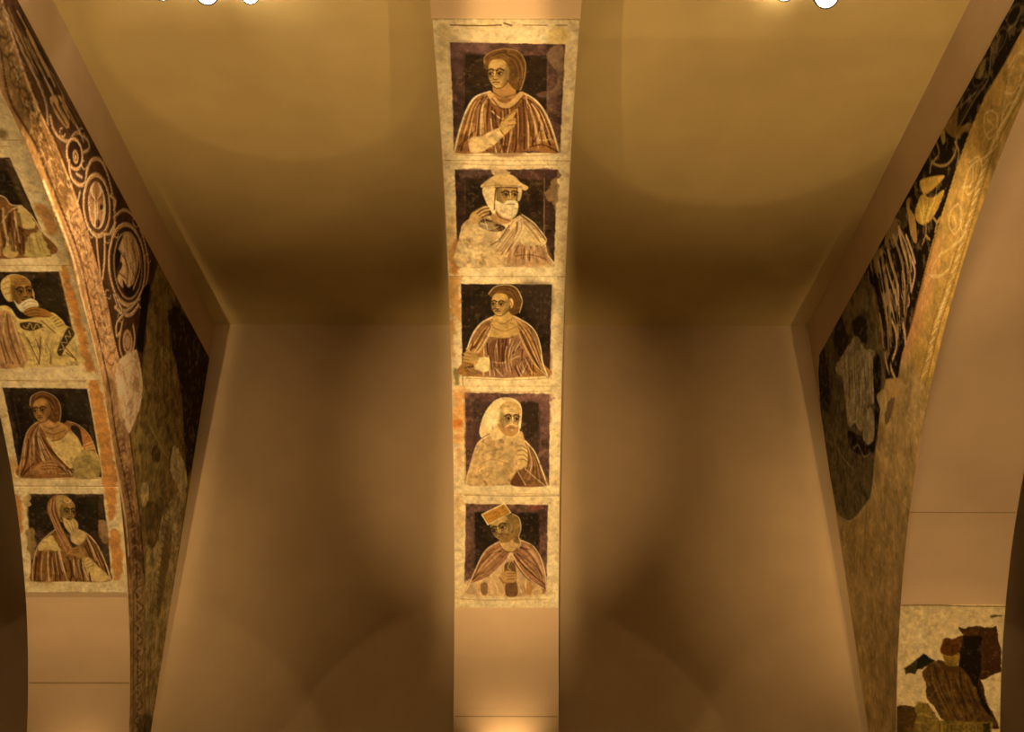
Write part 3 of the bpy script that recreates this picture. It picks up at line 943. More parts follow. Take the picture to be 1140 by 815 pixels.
def fig_cloaked(c):
    c.frame(0, 160, 5.43, KL)
    c.lines([[(0, 30), (60, 34)], [(0, 700), (300, 695)]], 5, (160, 112, 50), .6)
    ground(c, [(-500, 98), (50, 100), (305, 695), (-500, 695)], [(-500, 170), (30, 176), (190, 520), (-500, 600)], (62, 40, 18), (32, 20, 8))
    c.poly([(60, 200), (95, 220), (180, 440), (140, 400)], (88, 62, 30), alpha=.6, soft=5)
    left_edge_rust(c, [(205, 395), (270, 390), (330, 480), (345, 550), (290, 560), (240, 470)], .8)
    c.poly([(-500, 690), (-400, 420), (-200, 320), (0, 335), (60, 385), (125, 395), (185, 460), (245, 545), (300, 690)], (128, 76, 32), reg=ROBE, tex=.2)
    c.poly([(75, 440), (125, 395), (190, 460), (205, 520), (150, 530), (90, 500)], (206, 158, 84), alpha=.95, rag=2)
    c.poly([(150, 620), (215, 540), (245, 550), (292, 690), (150, 690)], (190, 148, 74), alpha=.95, rag=3)
    c.poly([(30, 580), (60, 560), (100, 690), (20, 690)], (196, 148, 76), alpha=.9, rag=2)
    folds(c, [[(60, 430), (40, 560), (20, 640)], [(110, 520), (120, 680)], [(130, 540), (140, 680)], [(80, 480), (100, 600)], [(0, 420), (30, 450)]],
          [[(-200, 316), (0, 330), (60, 383), (125, 390)], [(0, 500), (60, 420), (120, 395)], [(125, 392), (190, 455), (245, 545)], [(90, 500), (80, 640)]], 12, 9)
    drape(c, [(-100, 400), (-110, 500), (-90, 600), (-80, 690)], [(110, 410), (130, 500), (150, 600), (150, 690)], 22, 17, w=(6, 11))
    drape(c, [(150, 540), (150, 590), (150, 640), (160, 690)], [(220, 540), (240, 590), (260, 640), (285, 690)], 8, 18, a=.35)
    c.poly([(-160, 330), (-140, 200), (-60, 180), (-10, 250), (-30, 330)], HAIR, reg=HEAD)
    head(c, -80, 270, 60, 75, turn=1)


def fig_hand_to_chin(c):
    c.frame(0, 290, 5.43, KL)
    c.stroke([(0, 655), (300, 655), (470, 645)], 5, (140, 96, 44), .8)
    c.stroke([(0, 745), (250, 755), (400, 745)], 5, (164, 112, 50), .6)
    ground(c, [(-130, 85), (358, 82), (480, 640), (-80, 650)], [(-90, 120), (340, 122), (450, 600), (-60, 600)], (52, 32, 12), (34, 22, 8))
    tone(c, [(220, 200), (350, 180), (400, 320), (300, 310)], (58, 42, 18), .6, 6)
    left_edge_rust(c, [(362, 85), (412, 80), (560, 640), (575, 675), (515, 675), (450, 400)], .95)
    c.stroke([(358, 84), (480, 640)], 7, (220, 172, 100), .7)
    # robe
    c.poly([(60, 300), (0, 290), (-80, 330), (-100, 640), (480, 640), (460, 560), (445, 440), (390, 400), (320, 330), (240, 350), (120, 370)],
           (216, 164, 84), reg=ROBE, tex=.12)
    c.poly([(0, 320), (60, 330), (100, 420), (160, 640), (-90, 640), (-80, 340)], (178, 116, 62), tex=.18, alpha=.9)
    folds(c, [[(40, 340), (60, 480), (120, 640)], [(10, 400), (30, 540), (80, 640)], [(0, 500), (40, 640)], [(160, 480), (200, 560), (236, 640)],
              [(215, 490), (240, 560), (236, 640)], [(245, 480), (240, 600)], [(280, 520), (305, 580), (305, 640)], [(395, 540), (460, 615)], [(400, 570), (440, 600)],
              [(170, 390), (260, 420)], [(250, 380), (330, 450)]],
          [[(80, 380), (130, 560), (160, 640)], [(30, 330), (10, 500)], [(260, 500), (320, 600)]], 7, 8, .7)
    drape(c, [(-60, 350), (-50, 450), (-20, 560), (0, 640)], [(60, 320), (90, 430), (130, 550), (160, 640)], 18, 19, w=(5, 10), a=.55, pal=[(120, 66, 34), (206, 146, 84), (140, 84, 42)])
    drape(c, [(120, 440), (150, 500), (180, 560), (210, 640)], [(380, 450), (330, 520), (320, 580), (330, 640)], 14, 20, w=(4, 8), a=.4, pal=[(120, 78, 32), (238, 190, 112), (150, 100, 46)])
    # patterned hem
    c.poly([(120, 395), (180, 385), (250, 400), (240, 425), (180, 440), (130, 425)], (74, 46, 18), tex=.2)
    c.lines([[(140, 410), (160, 425), (180, 395), (200, 430), (220, 400), (238, 420)]], 6, (196, 148, 76), .9)
    c.poly([(410, 420), (448, 450), (440, 480), (395, 540), (368, 592), (345, 570), (360, 520)], (70, 46, 20), tex=.2)
    c.lines([[(415, 440), (425, 475), (395, 470), (405, 510), (372, 510), (385, 545), (358, 555)]], 6, (196, 148, 76), .9)
    # arm
    c.poly([(300, 330), (350, 350), (392, 400), (360, 430), (310, 390), (285, 360)], (224, 170, 80), reg=ROBE)
    c.lines([[(305, 350), (320, 345)], [(310, 370), (335, 355)], [(325, 385), (352, 368)], [(335, 400), (368, 385)], [(350, 415), (384, 400)]], 6, (110, 66, 22), .85)
    # head
    c.poly([(5, 190), (10, 140), (50, 108), (110, 104), (165, 130), (190, 180), (200, 230), (80, 260), (40, 260)], (170, 112, 44), reg=HEAD, tex=.1)
    c.poly([(5, 190), (10, 145), (48, 110), (60, 150), (55, 210), (70, 260), (30, 245)], (214, 160, 86), reg=HEAD, tex=.1)
    c.lines([[(20, 160), (50, 140)], [(15, 190), (50, 180)], [(30, 220), (58, 210)]], 6, (130, 84, 34), .7)
    c.stroke([(5, 190), (8, 145), (50, 107), (110, 103), (166, 130), (192, 185), (205, 245)], 6, (222, 172, 104), .9)
    head(c, 130, 205, 66, 84, turn=1, tilt=-.08, skin=(156, 100, 40), old=True)
    c.poly([(80, 250), (110, 280), (150, 255), (190, 245), (225, 265), (225, 300), (150, 330), (110, 310)], (232, 190, 128), reg=HEAD, tex=.1)
    c.lines([[(130, 290), (170, 262), (215, 268)], [(140, 305), (180, 285), (218, 285)]], 5, (160, 110, 54), .8)
    # hand at the chin
    c.poly([(140, 330), (170, 300), (220, 295), (300, 325), (300, 355), (240, 360), (170, 352)], (160, 98, 36), reg=HAND)
    c.lines([[(150, 330), (200, 312), (240, 318)], [(155, 345), (210, 332), (250, 336)], [(170, 355), (230, 350), (300, 358)]], 5, (84, 44, 14), .85)


def fig_young_mantle(c):
    c.frame(0, 420, 6.27, KL)
    c.lines([[(0, 40), (300, 48), (600, 44)], [(130, 722), (400, 726), (720, 720)]], 5, (160, 108, 48), .7)
    ground(c, [(18, 92), (610, 95), (718, 712), (140, 716)], [(60, 130), (580, 125), (690, 690), (165, 700)], (48, 30, 14), (30, 18, 7))
    tone(c, [(460, 140), (600, 130), (640, 300), (480, 290)], (54, 38, 20), .7, 6)
    c.stroke([(95, 160), (150, 440)], 8, (66, 48, 26), .6)
    left_edge_rust(c, [(620, 70), (690, 62), (800, 600), (825, 815), (745, 815), (700, 560)], .95)
    c.stroke([(612, 95), (718, 710)], 9, (222, 172, 104), .8)
    c.poly([(45, 600), (90, 590), (125, 640), (115, 720), (70, 700)], (190, 120, 46), alpha=.6, rag=6, soft=6)
    # robe
    c.poly([(275, 325), (215, 370), (180, 440), (155, 580), (137, 712), (520, 716), (690, 712), (690, 620), (660, 490), (600, 390), (520, 345), (470, 325), (400, 370)],
           (144, 84, 38), reg=ROBE, tex=.16)
    c.poly([(330, 430), (470, 400), (530, 390), (590, 500), (560, 560), (505, 660), (430, 600), (360, 500)], (214, 160, 84), tex=.12)
    c.poly([(510, 620), (560, 540), (600, 520), (690, 560), (688, 712), (520, 714)], (172, 128, 62), tex=.25)
    c.poly([(530, 380), (590, 390), (640, 460), (650, 520), (590, 510), (560, 440)], (176, 100, 44), tex=.12)
    c.poly([(505, 350), (560, 380), (580, 500), (548, 440), (500, 385)], (34, 20, 8), alpha=.9)
    tone(c, [(200, 420), (250, 380), (240, 540), (170, 640)], (186, 108, 52), .7)
    folds(c, [[(270, 360), (300, 450), (400, 570), (510, 680)], [(245, 400), (270, 500), (350, 600)], [(225, 420), (225, 540), (270, 610)], [(200, 450), (190, 600), (150, 700)],
              [(240, 620), (180, 680), (160, 712)], [(410, 640), (490, 690)], [(320, 500), (380, 580)], [(440, 650), (515, 660)]],
          [[(255, 370), (280, 460), (380, 580), (500, 690)], [(232, 420), (250, 520), (310, 600)], [(212, 440), (210, 560)], [(180, 480), (165, 640)],
           [(285, 350), (340, 440), (450, 580), (510, 640)], [(420, 690), (510, 690)]], 10, 7)
    drape(c, [(275, 340), (310, 450), (400, 570), (510, 690)], [(265, 345), (215, 420), (180, 560), (150, 700)], 26, 21, w=(5, 9))
    drape(c, [(400, 630), (430, 650), (460, 680), (480, 710)], [(500, 660), (510, 680), (512, 695), (515, 712)], 6, 22)
    c.stroke([(275, 325), (213, 370), (178, 445), (155, 580), (137, 710)], 8, (208, 152, 92), .85)
    c.stroke([(470, 322), (540, 345), (610, 400), (655, 480), (690, 600)], 8, (204, 150, 88), .8)
    c.lines([[(590, 490), (650, 465)], [(600, 508), (655, 490)], [(605, 520), (660, 510)]], 8, (222, 168, 88), .9)
    # neck
    c.poly([(290, 310), (400, 320), (480, 370), (440, 440), (380, 462), (310, 400)], (180, 118, 56), reg=HEAD)
    c.lines([[(310, 360), (360, 375), (420, 350)], [(320, 400), (380, 415), (450, 390)], [(360, 460), (430, 445), (470, 400)]], 7, (112, 62, 24), .8)
    c.poly([(214, 225), (222, 160), (290, 120), (360, 138), (410, 190), (425, 260), (400, 330), (360, 325), (330, 280), (260, 230)], (104, 58, 22), reg=HEAD, tex=.16)
    c.stroke([(210, 215), (222, 152), (290, 119), (362, 138), (412, 188), (427, 262), (415, 330)], 6, (206, 152, 92), .85)
    c.lines([[(250, 160), (320, 150), (380, 220)], [(350, 160), (395, 230), (390, 300)]], 5, (84, 44, 14), .6)
    drape(c, [(222, 190), (270, 130), (360, 150), (415, 260)], [(250, 215), (300, 190), (350, 230), (375, 310)], 12, 33, w=(5, 7), a=.55, pal=[(64, 34, 12), (150, 92, 42)])
    head(c, 292, 250, 66, 80, turn=-1, tilt=-.12, skin=(176, 112, 50))
    # hand
    c.poly([(230, 690), (250, 640), (310, 605), (380, 600), (405, 625), (390, 655), (330, 680), (280, 700)], (178, 112, 56), reg=HAND)
    c.lines([[(300, 620), (360, 612), (400, 620)], [(300, 640), (350, 635), (404, 640)], [(290, 660), (340, 655), (390, 656)], [(240, 690), (290, 700)]], 5, (92, 46, 18), .8)


def fig_cowled(c):
    c.frame(0, 540, 6.27, KL)
    c.stroke([(140, 770), (500, 768), (900, 765)], 4, (140, 94, 44), .8)
    ground(c, [(205, 80), (725, 78), (785, 680), (225, 688)], [(190, 100), (690, 95), (700, 330), (640, 360), (205, 330)], (66, 42, 22), (38, 26, 12))
    c.poly([(690, 270), (745, 268), (765, 400), (710, 405)], (160, 108, 58), alpha=.9, rag=2)
    c.poly([(190, 340), (240, 330), (255, 500), (215, 520)], (148, 102, 50), alpha=.85, rag=3)
    c.poly([(170, 110), (215, 85), (215, 150), (185, 170)], (200, 148, 84), alpha=.9, rag=3)
    left_edge_rust(c, [(740, 0), (800, 0), (820, 190), (765, 250), (745, 120)], .95)
    left_edge_rust(c, [(775, 360), (840, 352), (862, 635), (800, 650)], .95)
    left_edge_rust(c, [(88, 120), (145, 105), (162, 325), (108, 332)], .9)
    # robe
    c.poly([(385, 340), (310, 400), (262, 470), (235, 590), (232, 688), (480, 688), (780, 682), (740, 560), (690, 440), (610, 355), (560, 420), (480, 470)],
           (130, 80, 34), reg=ROBE, tex=.16)
    c.poly([(270, 470), (310, 405), (370, 375), (410, 440), (425, 475), (330, 470)], (218, 166, 88), alpha=.95, rag=2)
    c.poly([(580, 530), (620, 520), (680, 570), (775, 670), (640, 688), (600, 610)], (204, 152, 82), tex=.12)
    tone(c, [(310, 480), (350, 480), (370, 680), (310, 685)], (168, 112, 48), .8)
    folds(c, [[(290, 480), (280, 600), (285, 685)], [(360, 490), (390, 600), (395, 685)], [(395, 480), (430, 680)], [(260, 520), (250, 680)], [(480, 520), (510, 600), (500, 686)],
              [(530, 520), (540, 686)], [(570, 540), (590, 686)], [(620, 380), (670, 470), (690, 560)], [(640, 400), (720, 540), (760, 640)], [(600, 440), (640, 520)],
              [(630, 630), (640, 686)], [(450, 560), (470, 620)]],
          [[(420, 480), (450, 600), (480, 686)], [(340, 480), (350, 686)], [(520, 540), (526, 640)], [(555, 540), (565, 660)], [(610, 370), (650, 460), (670, 540)]], 11, 7)
    drape(c, [(280, 470), (262, 540), (250, 610), (245, 686)], [(425, 470), (440, 540), (460, 610), (480, 686)], 20, 23, w=(6, 10))
    drape(c, [(480, 520), (490, 570), (500, 630), (505, 686)], [(590, 530), (600, 590), (620, 640), (640, 686)], 14, 24, w=(5, 9))
    drape(c, [(600, 380), (620, 450), (650, 530), (700, 590)], [(615, 362), (670, 430), (715, 530), (765, 660)], 10, 25, w=(5, 9))
    c.stroke([(388, 330), (310, 395), (260, 472), (236, 590), (236, 686)], 8, (206, 152, 92), .9)
    c.stroke([(610, 352), (655, 395), (700, 460), (748, 570), (780, 680)], 8, (222, 170, 112), .95)
    c.lines([[(590, 530), (620, 510)], [(600, 555), (635, 532)], [(610, 575), (650, 552)], [(620, 595), (665, 570)]], 6, (140, 92, 40), .8)
    # cowl and head
    c.poly([(335, 200), (340, 140), (370, 100), (410, 88), (400, 180), (430, 290), (500, 430), (520, 470), (470, 500), (410, 400), (385, 320), (355, 250)], (150, 88, 42), reg=HAT, tex=.15)
    c.lines([[(365, 120), (360, 200), (400, 300), (480, 440)], [(385, 110), (380, 200), (425, 310), (500, 460)], [(345, 170), (365, 250), (420, 380), (470, 480)]], 6, (206, 150, 92), .75)
    c.lines([[(375, 115), (370, 200), (412, 305)], [(395, 120), (395, 200), (440, 320)]], 6, (80, 38, 14), .75)
    c.poly([(395, 100), (440, 85), (490, 110), (520, 170), (530, 230), (480, 260), (430, 270), (400, 180)], (184, 132, 64), reg=HEAD, tex=.12)
    head(c, 478, 205, 58, 82, turn=1, tilt=.05, skin=(158, 108, 48), old=True)
    c.stroke([(450, 125), (480, 140), (500, 120)], 8, (222, 170, 104), .8)
    c.poly([(445, 245), (490, 265), (520, 250), (548, 280), (550, 320), (520, 370), (490, 350), (455, 300)], (206, 154, 86), reg=HEAD, tex=.12)
    c.poly([(510, 320), (560, 325), (612, 355), (590, 410), (550, 435), (500, 400)], (200, 146, 82), reg=HEAD, tex=.12)
    c.lines([[(470, 270), (500, 330)], [(500, 275), (520, 340)], [(520, 270), (535, 320)]], 5, (130, 86, 36), .7)
    # hand
    c.poly([(500, 470), (530, 450), (580, 448), (605, 480), (585, 520), (540, 520), (500, 510), (470, 500)], (166, 108, 50), reg=HAND)
    c.lines([[(510, 470), (560, 460)], [(505, 485), (560, 480)], [(480, 505), (540, 515)]], 5, (84, 46, 18), .8)


GL = 'portrait panels up the left arch'
build_panel(STRIP_L, 40, 158, 190, 60, 'sliver of a fresco panel cut off by the left edge, topmost on the left arch', fig_hidden, GL)
build_panel(STRIP_L, 158, 297, 200, 175, 'fresco panel of a cloaked figure cut off by the picture edge, on the left arch', fig_cloaked, GL)
build_panel(STRIP_L, 297, 425, 200, 164, 'fresco panel of a bearded man holding his hand to his chin, on the left arch', fig_hand_to_chin, GL)
build_panel(STRIP_L, 425, 543, 200, 150, 'fresco panel of a youth in a draped reddish mantle, second lowest on the left arch', fig_young_mantle, GL)
build_panel(STRIP_L, 543, 662, 200, 150, 'fresco panel of a cowled old man looking right, lowest on the left arch', fig_cowled, GL)


# ---- right arch
def fig_ruined(c):
    c.frame(995, 665, 7.408, KR)
    c.stroke([(60, 52), (320, 48), (600, 54), (930, 56)], 7, (96, 64, 22), .9)
    c.stroke([(280, 118), (520, 128), (800, 118)], 7, (228, 176, 92), .7)
    c.stroke([(250, 155), (275, 165)], 12, (240, 190, 110), .8)
    c.poly([(815, 130), (850, 122), (905, 130), (850, 145), (820, 155)], (92, 66, 20), alpha=.9, rag=2)
    c.lines([[(70, 380), (110, 370)], [(60, 470), (130, 462)], [(90, 700), (160, 720)], [(300, 240), (420, 160)]], 5, (176, 122, 50), .5)
    dk = (26, 14, 4)
    c.poly([(548, 225), (590, 238), (690, 215), (760, 228), (850, 222), (870, 300), (900, 430), (895, 590), (800, 640), (735, 665), (760, 740), (790, 860), (870, 1010), (880, 1060), (700, 1060), (560, 700), (545, 560), (560, 400), (575, 290)],
           (66, 34, 8), reg=GROUND, smooth=False, rag=2, tex=.3)
    c.poly([(580, 295), (735, 300), (730, 620), (700, 700), (760, 820), (860, 1020), (700, 1000), (640, 640), (548, 560), (552, 430), (585, 360)], dk, smooth=False, rag=2, tex=.2)
    c.lines([[(800, 240), (810, 600)], [(850, 260), (860, 560)]], 14, (90, 40, 14), .5, soft=4)
    c.poly([(90, 570), (150, 530), (200, 490), (265, 455), (345, 505), (250, 575), (205, 580), (190, 610), (110, 612)], (64, 46, 14), reg=GROUND, smooth=False, rag=2, tex=.25)
    c.poly([(200, 500), (265, 455), (345, 508), (205, 575)], (26, 24, 8), smooth=False, rag=1)
    # robe
    c.poly([(350, 515), (410, 510), (560, 560), (640, 640), (700, 760), (760, 900), (860, 1030), (560, 1035), (430, 1000), (340, 880), (285, 800), (275, 700), (255, 640), (260, 580)],
           (84, 50, 14), reg=ROBE, rag=2, tex=.25)
    folds(c, [[(350, 560), (420, 760), (560, 1020)], [(430, 570), (480, 760), (560, 980)], [(560, 600), (580, 800), (620, 1000)], [(620, 660), (680, 850)], [(310, 640), (360, 800)]],
          [[(320, 560), (340, 680), (400, 820), (470, 960)], [(390, 540), (420, 700)], [(480, 620), (500, 800), (560, 980)], [(540, 620), (560, 760)]],
          14, 14, .8, .5, (40, 22, 6), (126, 84, 28))
    drape(c, [(300, 590), (310, 720), (380, 860), (450, 990)], [(600, 620), (680, 760), (740, 900), (800, 1010)], 26, 57, w=(8, 18), a=.5, pal=[(44, 24, 6), (128, 86, 30), (60, 30, 8), (104, 66, 20)], cut=.5)
    c.mottle(.5, 14, 87, col=(46, 26, 8), thr=.52, sharp=5, mask=(c.reg == ROBE))
    c.mottle(.4, 18, 88, col=(124, 84, 30), thr=.56, sharp=6, mask=(c.reg == ROBE))
    # head
    c.poly([(400, 440), (415, 350), (440, 318), (500, 325), (575, 295), (572, 360), (548, 440), (480, 470)], (88, 44, 10), reg=HEAD, rag=1, tex=.2)
    c.lines([[(430, 380), (470, 370)], [(500, 380), (545, 375)], [(490, 380), (495, 440)]], 10, (48, 22, 4), .8)
    c.poly([(420, 450), (480, 470), (550, 440), (555, 500), (520, 555), (450, 550), (430, 500)], (142, 98, 30), reg=HEAD, tex=.2)
    c.lines([[(470, 458), (510, 445), (545, 455)], [(450, 500), (480, 540)]], 8, (90, 54, 14), .8)
    c.poly([(400, 505), (450, 545), (560, 560), (540, 600), (430, 590)], (78, 44, 12), alpha=.9)
    # lower ruined band with the remains of painted letters
    c.frame(995, 770, 8.77, KR)
    c.poly([(35, 120), (225, 118), (260, 86), (350, 96), (420, 180), (470, 262), (990, 268), (960, 395), (30, 395)], (118, 84, 28), reg=GROUND, smooth=False, rag=2, tex=.3)
    c.poly([(35, 122), (225, 124), (240, 200), (210, 380), (40, 380)], (74, 44, 10), smooth=False, rag=3, tex=.3)
    c.poly([(150, 380), (400, 390), (400, 600), (150, 600)], (24, 12, 2), smooth=False, rag=2)
    c.poly([(900, 290), (960, 280), (955, 600), (900, 600)], (50, 32, 8), smooth=False, rag=2)
    c.lines([[(230, 90), (330, 84)], [(255, 205), (300, 198), (380, 230)], [(230, 280), (330, 290)]], 14, (180, 132, 54), .7, soft=2)
    ink = (62, 38, 8)
    c.lines([[(468, 300), (468, 380)], [(510, 300), (510, 380)], [(545, 305), (545, 380)], [(580, 305), (580, 380)], [(580, 310), (620, 310)], [(580, 342), (612, 342)], [(580, 378), (620, 378)],
             [(668, 380), (668, 310), (700, 350), (730, 310), (730, 380)],
             [(790, 310), (762, 345), (790, 378), (815, 345), (790, 310)], [(840, 380), (840, 312), (870, 380), (870, 312)],
             [(925, 315), (895, 322), (918, 345), (922, 372), (892, 378)]], 13, ink, .5, smooth=False, soft=1.6)


build_panel(STRIP_R, 672, 850, 176, 230, 'ruined fresco panel of a brown-robed figure, low on the right arch', fig_ruined, None, light=(1.04, .64, .36))


# ------------------------------------------------------------------ the painted sides of the left and right arches
def build_face(surf, prof, nx_sign, a_rng, b_rng, na, nb, inside, rim_line, paint, label, names, light, base):
    """A sheet of plaster on the upright side of an arch, cut to the outline given by inside(a, b)."""
    a = np.linspace(*a_rng, na + 1)
    b = np.linspace(*b_rng, nb + 1)
    A, B = np.meshgrid(a, b)
    c = Canvas(A, B, base, surf, light)
    paint(c)
    c.mottle(0.12, 30, 5)
    P = surf.pos(A, B)
    reg = c.reg.reshape(A.shape)[:-1, :-1]
    am, bm_ = (A[:-1, :-1] + A[1:, 1:]) / 2, (B[:-1, :-1] + B[1:, 1:]) / 2
    ok = inside(am, bm_)
    pig = c.pigment()
    # draw the cut cells out to the true outline
    corner = np.zeros(A.shape, int)
    for di in (0, 1):
        for dj in (0, 1):
            corner[di:A.shape[0] - 1 + di, dj:A.shape[1] - 1 + dj] += ok
    rim = (corner > 0) & (corner < 4)
    dy, dz = A - prof.yc, B - prof.zc
    rr = np.hypot(dy, dz)
    step = 2.5 * max(a[1] - a[0], b[1] - b[0])
    near = rim & (np.abs(rr - prof.r) < step) & (dz > 0)
    P[..., 1] = np.where(near, prof.yc + dy / rr * (prof.r + .001), P[..., 1])
    P[..., 2] = np.where(near, prof.zc + dz / rr * (prof.r + .001), P[..., 2])
    near2 = rim & ~near & (np.abs(B - rim_line(A)) < step)
    P[..., 2] = np.where(near2, rim_line(A), P[..., 2])
    root = empty('spandrel_mural', (surf.x, a_rng[1], 0.0), label, 'mural', None)
    for r, (nm, lb) in names.items():
        ids = np.nonzero((reg == r) & ok)
        if len(ids[0]):
            o = sheet(nm, P, pig, ids, M_PAINT, root)
            if lb:
                o['label'] = lb
    # rim of the sheet: short walls along the outline of the kept cells
    V, Q = [], []
    dx = -0.0035 * nx_sign
    okp = np.pad(ok, 1)
    for (di, dj, e0, e1) in ((-1, 0, (0, 0), (0, 1)), (1, 0, (1, 0), (1, 1)), (0, -1, (0, 0), (1, 0)), (0, 1, (0, 1), (1, 1))):
        nb_ = okp[1 + di:okp.shape[0] - 1 + di, 1 + dj:okp.shape[1] - 1 + dj]
        for i, j in zip(*np.nonzero(ok & ~nb_)):
            p, q = P[i + e0[0], j + e0[1]], P[i + e1[0], j + e1[1]]
            k = len(V)
            V += [p, q, q + np.array([dx, 0, 0]), p + np.array([dx, 0, 0])]
            Q.append((k, k + 1, k + 2, k + 3))
    mesh_obj('plaster_edge', V, Q, M_ARCH, root)
    return root


def above_curve(prof, yy, zz, grow=0.0):
    r = np.hypot(yy - prof.yc, zz - prof.zc)
    return (r > prof.r + grow) & ((zz > prof.zc) | (yy > prof.yc + prof.r))


FACE_L = Face(XL)
FACE_R = Face(XR)


def ell(cx, cy, rx, ry, tilt=0.0, n=20, a0=0.0, a1=2 * math.pi):
    out = []
    for t in np.linspace(a0, a1, n):
        x, y = rx * math.cos(t), ry * math.sin(t)
        out.append((cx + x * math.cos(tilt) - y * math.sin(tilt), cy + x * math.sin(tilt) + y * math.cos(tilt)))
    return out


def shift(p, dx, dy=0):
    return [(x + dx, y + dy) for x, y in p]


def paint_left_face(c):
    VINE, FRIEZE, SCENE, BARE, MED = 1, 2, 3, 4, 5
    c.reg[:] = SCENE
    c.mottle(0.25, 4, 3)
    c.mottle(0.3, 14, 9)
    c.frame(0, 0, 1, 0.0062)
    edge = [(-12, 40), (0, 112), (27.6, 160), (46, 204), (64.5, 250), (79, 289), (92, 345), (110, 419), (121, 488), (132, 540), (139, 580), (143, 620), (144.5, 650), (146, 726), (146, 830)]
    inner = [(-10, -40), (2, 0), (20, 60), (40, 115), (61, 160), (83, 215), (105, 285), (119.6, 338), (126, 372), (136, 409), (142, 450), (145, 484), (152, 542), (158, 590), (161, 640), (162, 815), (162, 830)]
    top = [(-12, -60), (17.7, 0), (49, 61), (74.6, 110), (104, 160), (165, 272), (234, 402)]
    # frieze of big scrolls, dark red ground
    c.poly(inner[:11] + [(158, 440), (160, 400), (166, 330), (180, 312), (176, 292)] + top[::-1][2:], (66, 36, 16), smooth=False, reg=FRIEZE, tex=.25)
    # outer border line along the upper rim
    c.stroke(top, 5, (88, 56, 22), .8)
    # vine band next to the edge
    c.poly(edge + inner[::-1], (170, 112, 62), smooth=False, reg=VINE, tex=.2)
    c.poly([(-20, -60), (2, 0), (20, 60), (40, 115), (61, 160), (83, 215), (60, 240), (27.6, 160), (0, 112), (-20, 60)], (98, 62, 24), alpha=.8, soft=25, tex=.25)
    c.poly([(118, 425), (142, 450), (146, 484), (155, 560), (161, 645), (148, 655), (143, 610), (128, 520)], (134, 88, 46), alpha=.9, soft=3, tex=.25)
    c.poly([(139, 590), (158, 590), (161, 645), (152, 653), (145, 640)], (86, 50, 20), alpha=.75, soft=5, tex=.25)
    c.poly([(146, 655), (162, 648), (162, 830), (146, 830)], (140, 98, 50), alpha=.9, soft=4, tex=.25)
    # lines framing the band
    c.stroke(shift(edge, 9), 4, (60, 30, 10), .9)
    c.stroke(shift(edge, 4.5), 6, (150, 96, 46), .8)
    c.stroke(shift(edge[3:12], 1.5), 4, (222, 168, 106), .85, soft=2)  # painted highlight along the bevelled arch edge
    c.stroke(inner[:10], 4.5, (58, 28, 10), .9)
    c.stroke(shift(inner[:10], -3), 3, (196, 136, 78), .7)
    c.stroke(inner[11:15], 4, (58, 32, 12), .9)
    c.stroke([(150, 660), (150, 830)], 2.5, (70, 46, 16), .7)
    c.stroke([(161.5, 655), (161.5, 830)], 3, (152, 110, 56), .8)
    # small vine in the band
    mid = [((e[0] + i[0]) / 2 + 4, e[1]) for e, i in zip(
        [(27.6, 160), (46, 204), (64.5, 250), (79, 289), (92, 345), (101, 380), (110, 419)],
        [(61, 160), (79, 204), (95, 250), (106, 289), (121, 345), (129, 380), (138, 419)])]
    mid = [(-6, 20), (14, 80), (32, 120)] + mid
    m = spline(np.array(mid), False, 10)
    rng = random.Random(4)
    for k in range(0, len(m) - 4, 3):
        x, y = m[k]
        sgn = 1 if (k // 3) % 2 else -1
        dkc = (96, 54, 22) if y > 150 else (56, 32, 10)
        ltc = (206, 148, 88) if y > 150 else (150, 98, 40)
        c.stroke(ell(x + sgn * 2, y, 5.5, 12, -.35, 16, 0.6 * sgn, 5.2 * sgn), 1.8, dkc, .75)
        c.stroke(ell(x + sgn * 2.2, y, 3.5, 7, -.35, 12, 1.0, 6.0), 1.6, ltc, .5)
        c.stroke([(x - 7 * sgn, y - 8), (x, y - 2), (x + 5 * sgn, y + 9)], 1.6, dkc, .6)
    for k in range(60):
        t = rng.random() * (len(m) - 1)
        x, y = m[int(t)]
        x += rng.uniform(-9, 9)
        c.stroke([(x, y), (x + rng.uniform(-3, 3), y + rng.uniform(3, 9))], rng.uniform(1, 2.2), rng.choice([(96, 52, 24), (210, 156, 98), (120, 74, 36)]), .6)
    for k in range(26):
        y = 488 + k * 6.2
        x = np.interp(y, [488, 540, 600, 650], [134, 142.5, 150, 154])
        c.stroke([(x - 4, y), (x + 2, y - 3), (x + 4, y + 2), (x - 1, y + 5)], 1.8, rng.choice([(80, 42, 18), (176, 120, 66)]), .7)
    for k in range(9):                              # S scrolls at the foot
        y = 664 + k * 18
        s = 1 if k % 2 else -1
        c.stroke([(156 - 4 * s, y - 8), (156 + 3 * s, y - 5), (156 - 2 * s, y + 2), (156 + 4 * s, y + 8)], 2.8, (170, 124, 66), .8)
        c.stroke([(156 - 2 * s, y - 10), (156 + 5 * s, y - 4), (156, y + 3)], 1.8, (62, 38, 14), .7)
    drape(c, [(2, 60), (22, 120), (40, 168), (60, 225)], [(16, 50), (40, 112), (60, 165), (78, 215)], 12, 45, w=(1.5, 3.5), a=.55, pal=[(44, 24, 8), (146, 94, 40), (70, 40, 14)], cut=.8)
    drape(c, [(64, 240), (82, 290), (98, 340), (112, 400)], [(92, 240), (106, 290), (120, 340), (132, 400)], 22, 46, w=(1.2, 3), a=.5, pal=[(112, 64, 32), (214, 158, 104), (136, 84, 46)], cut=.85)
    # --- big scrolls of the frieze
    stem, stl = (166, 110, 62), (198, 142, 90)
    dk = (46, 22, 10)

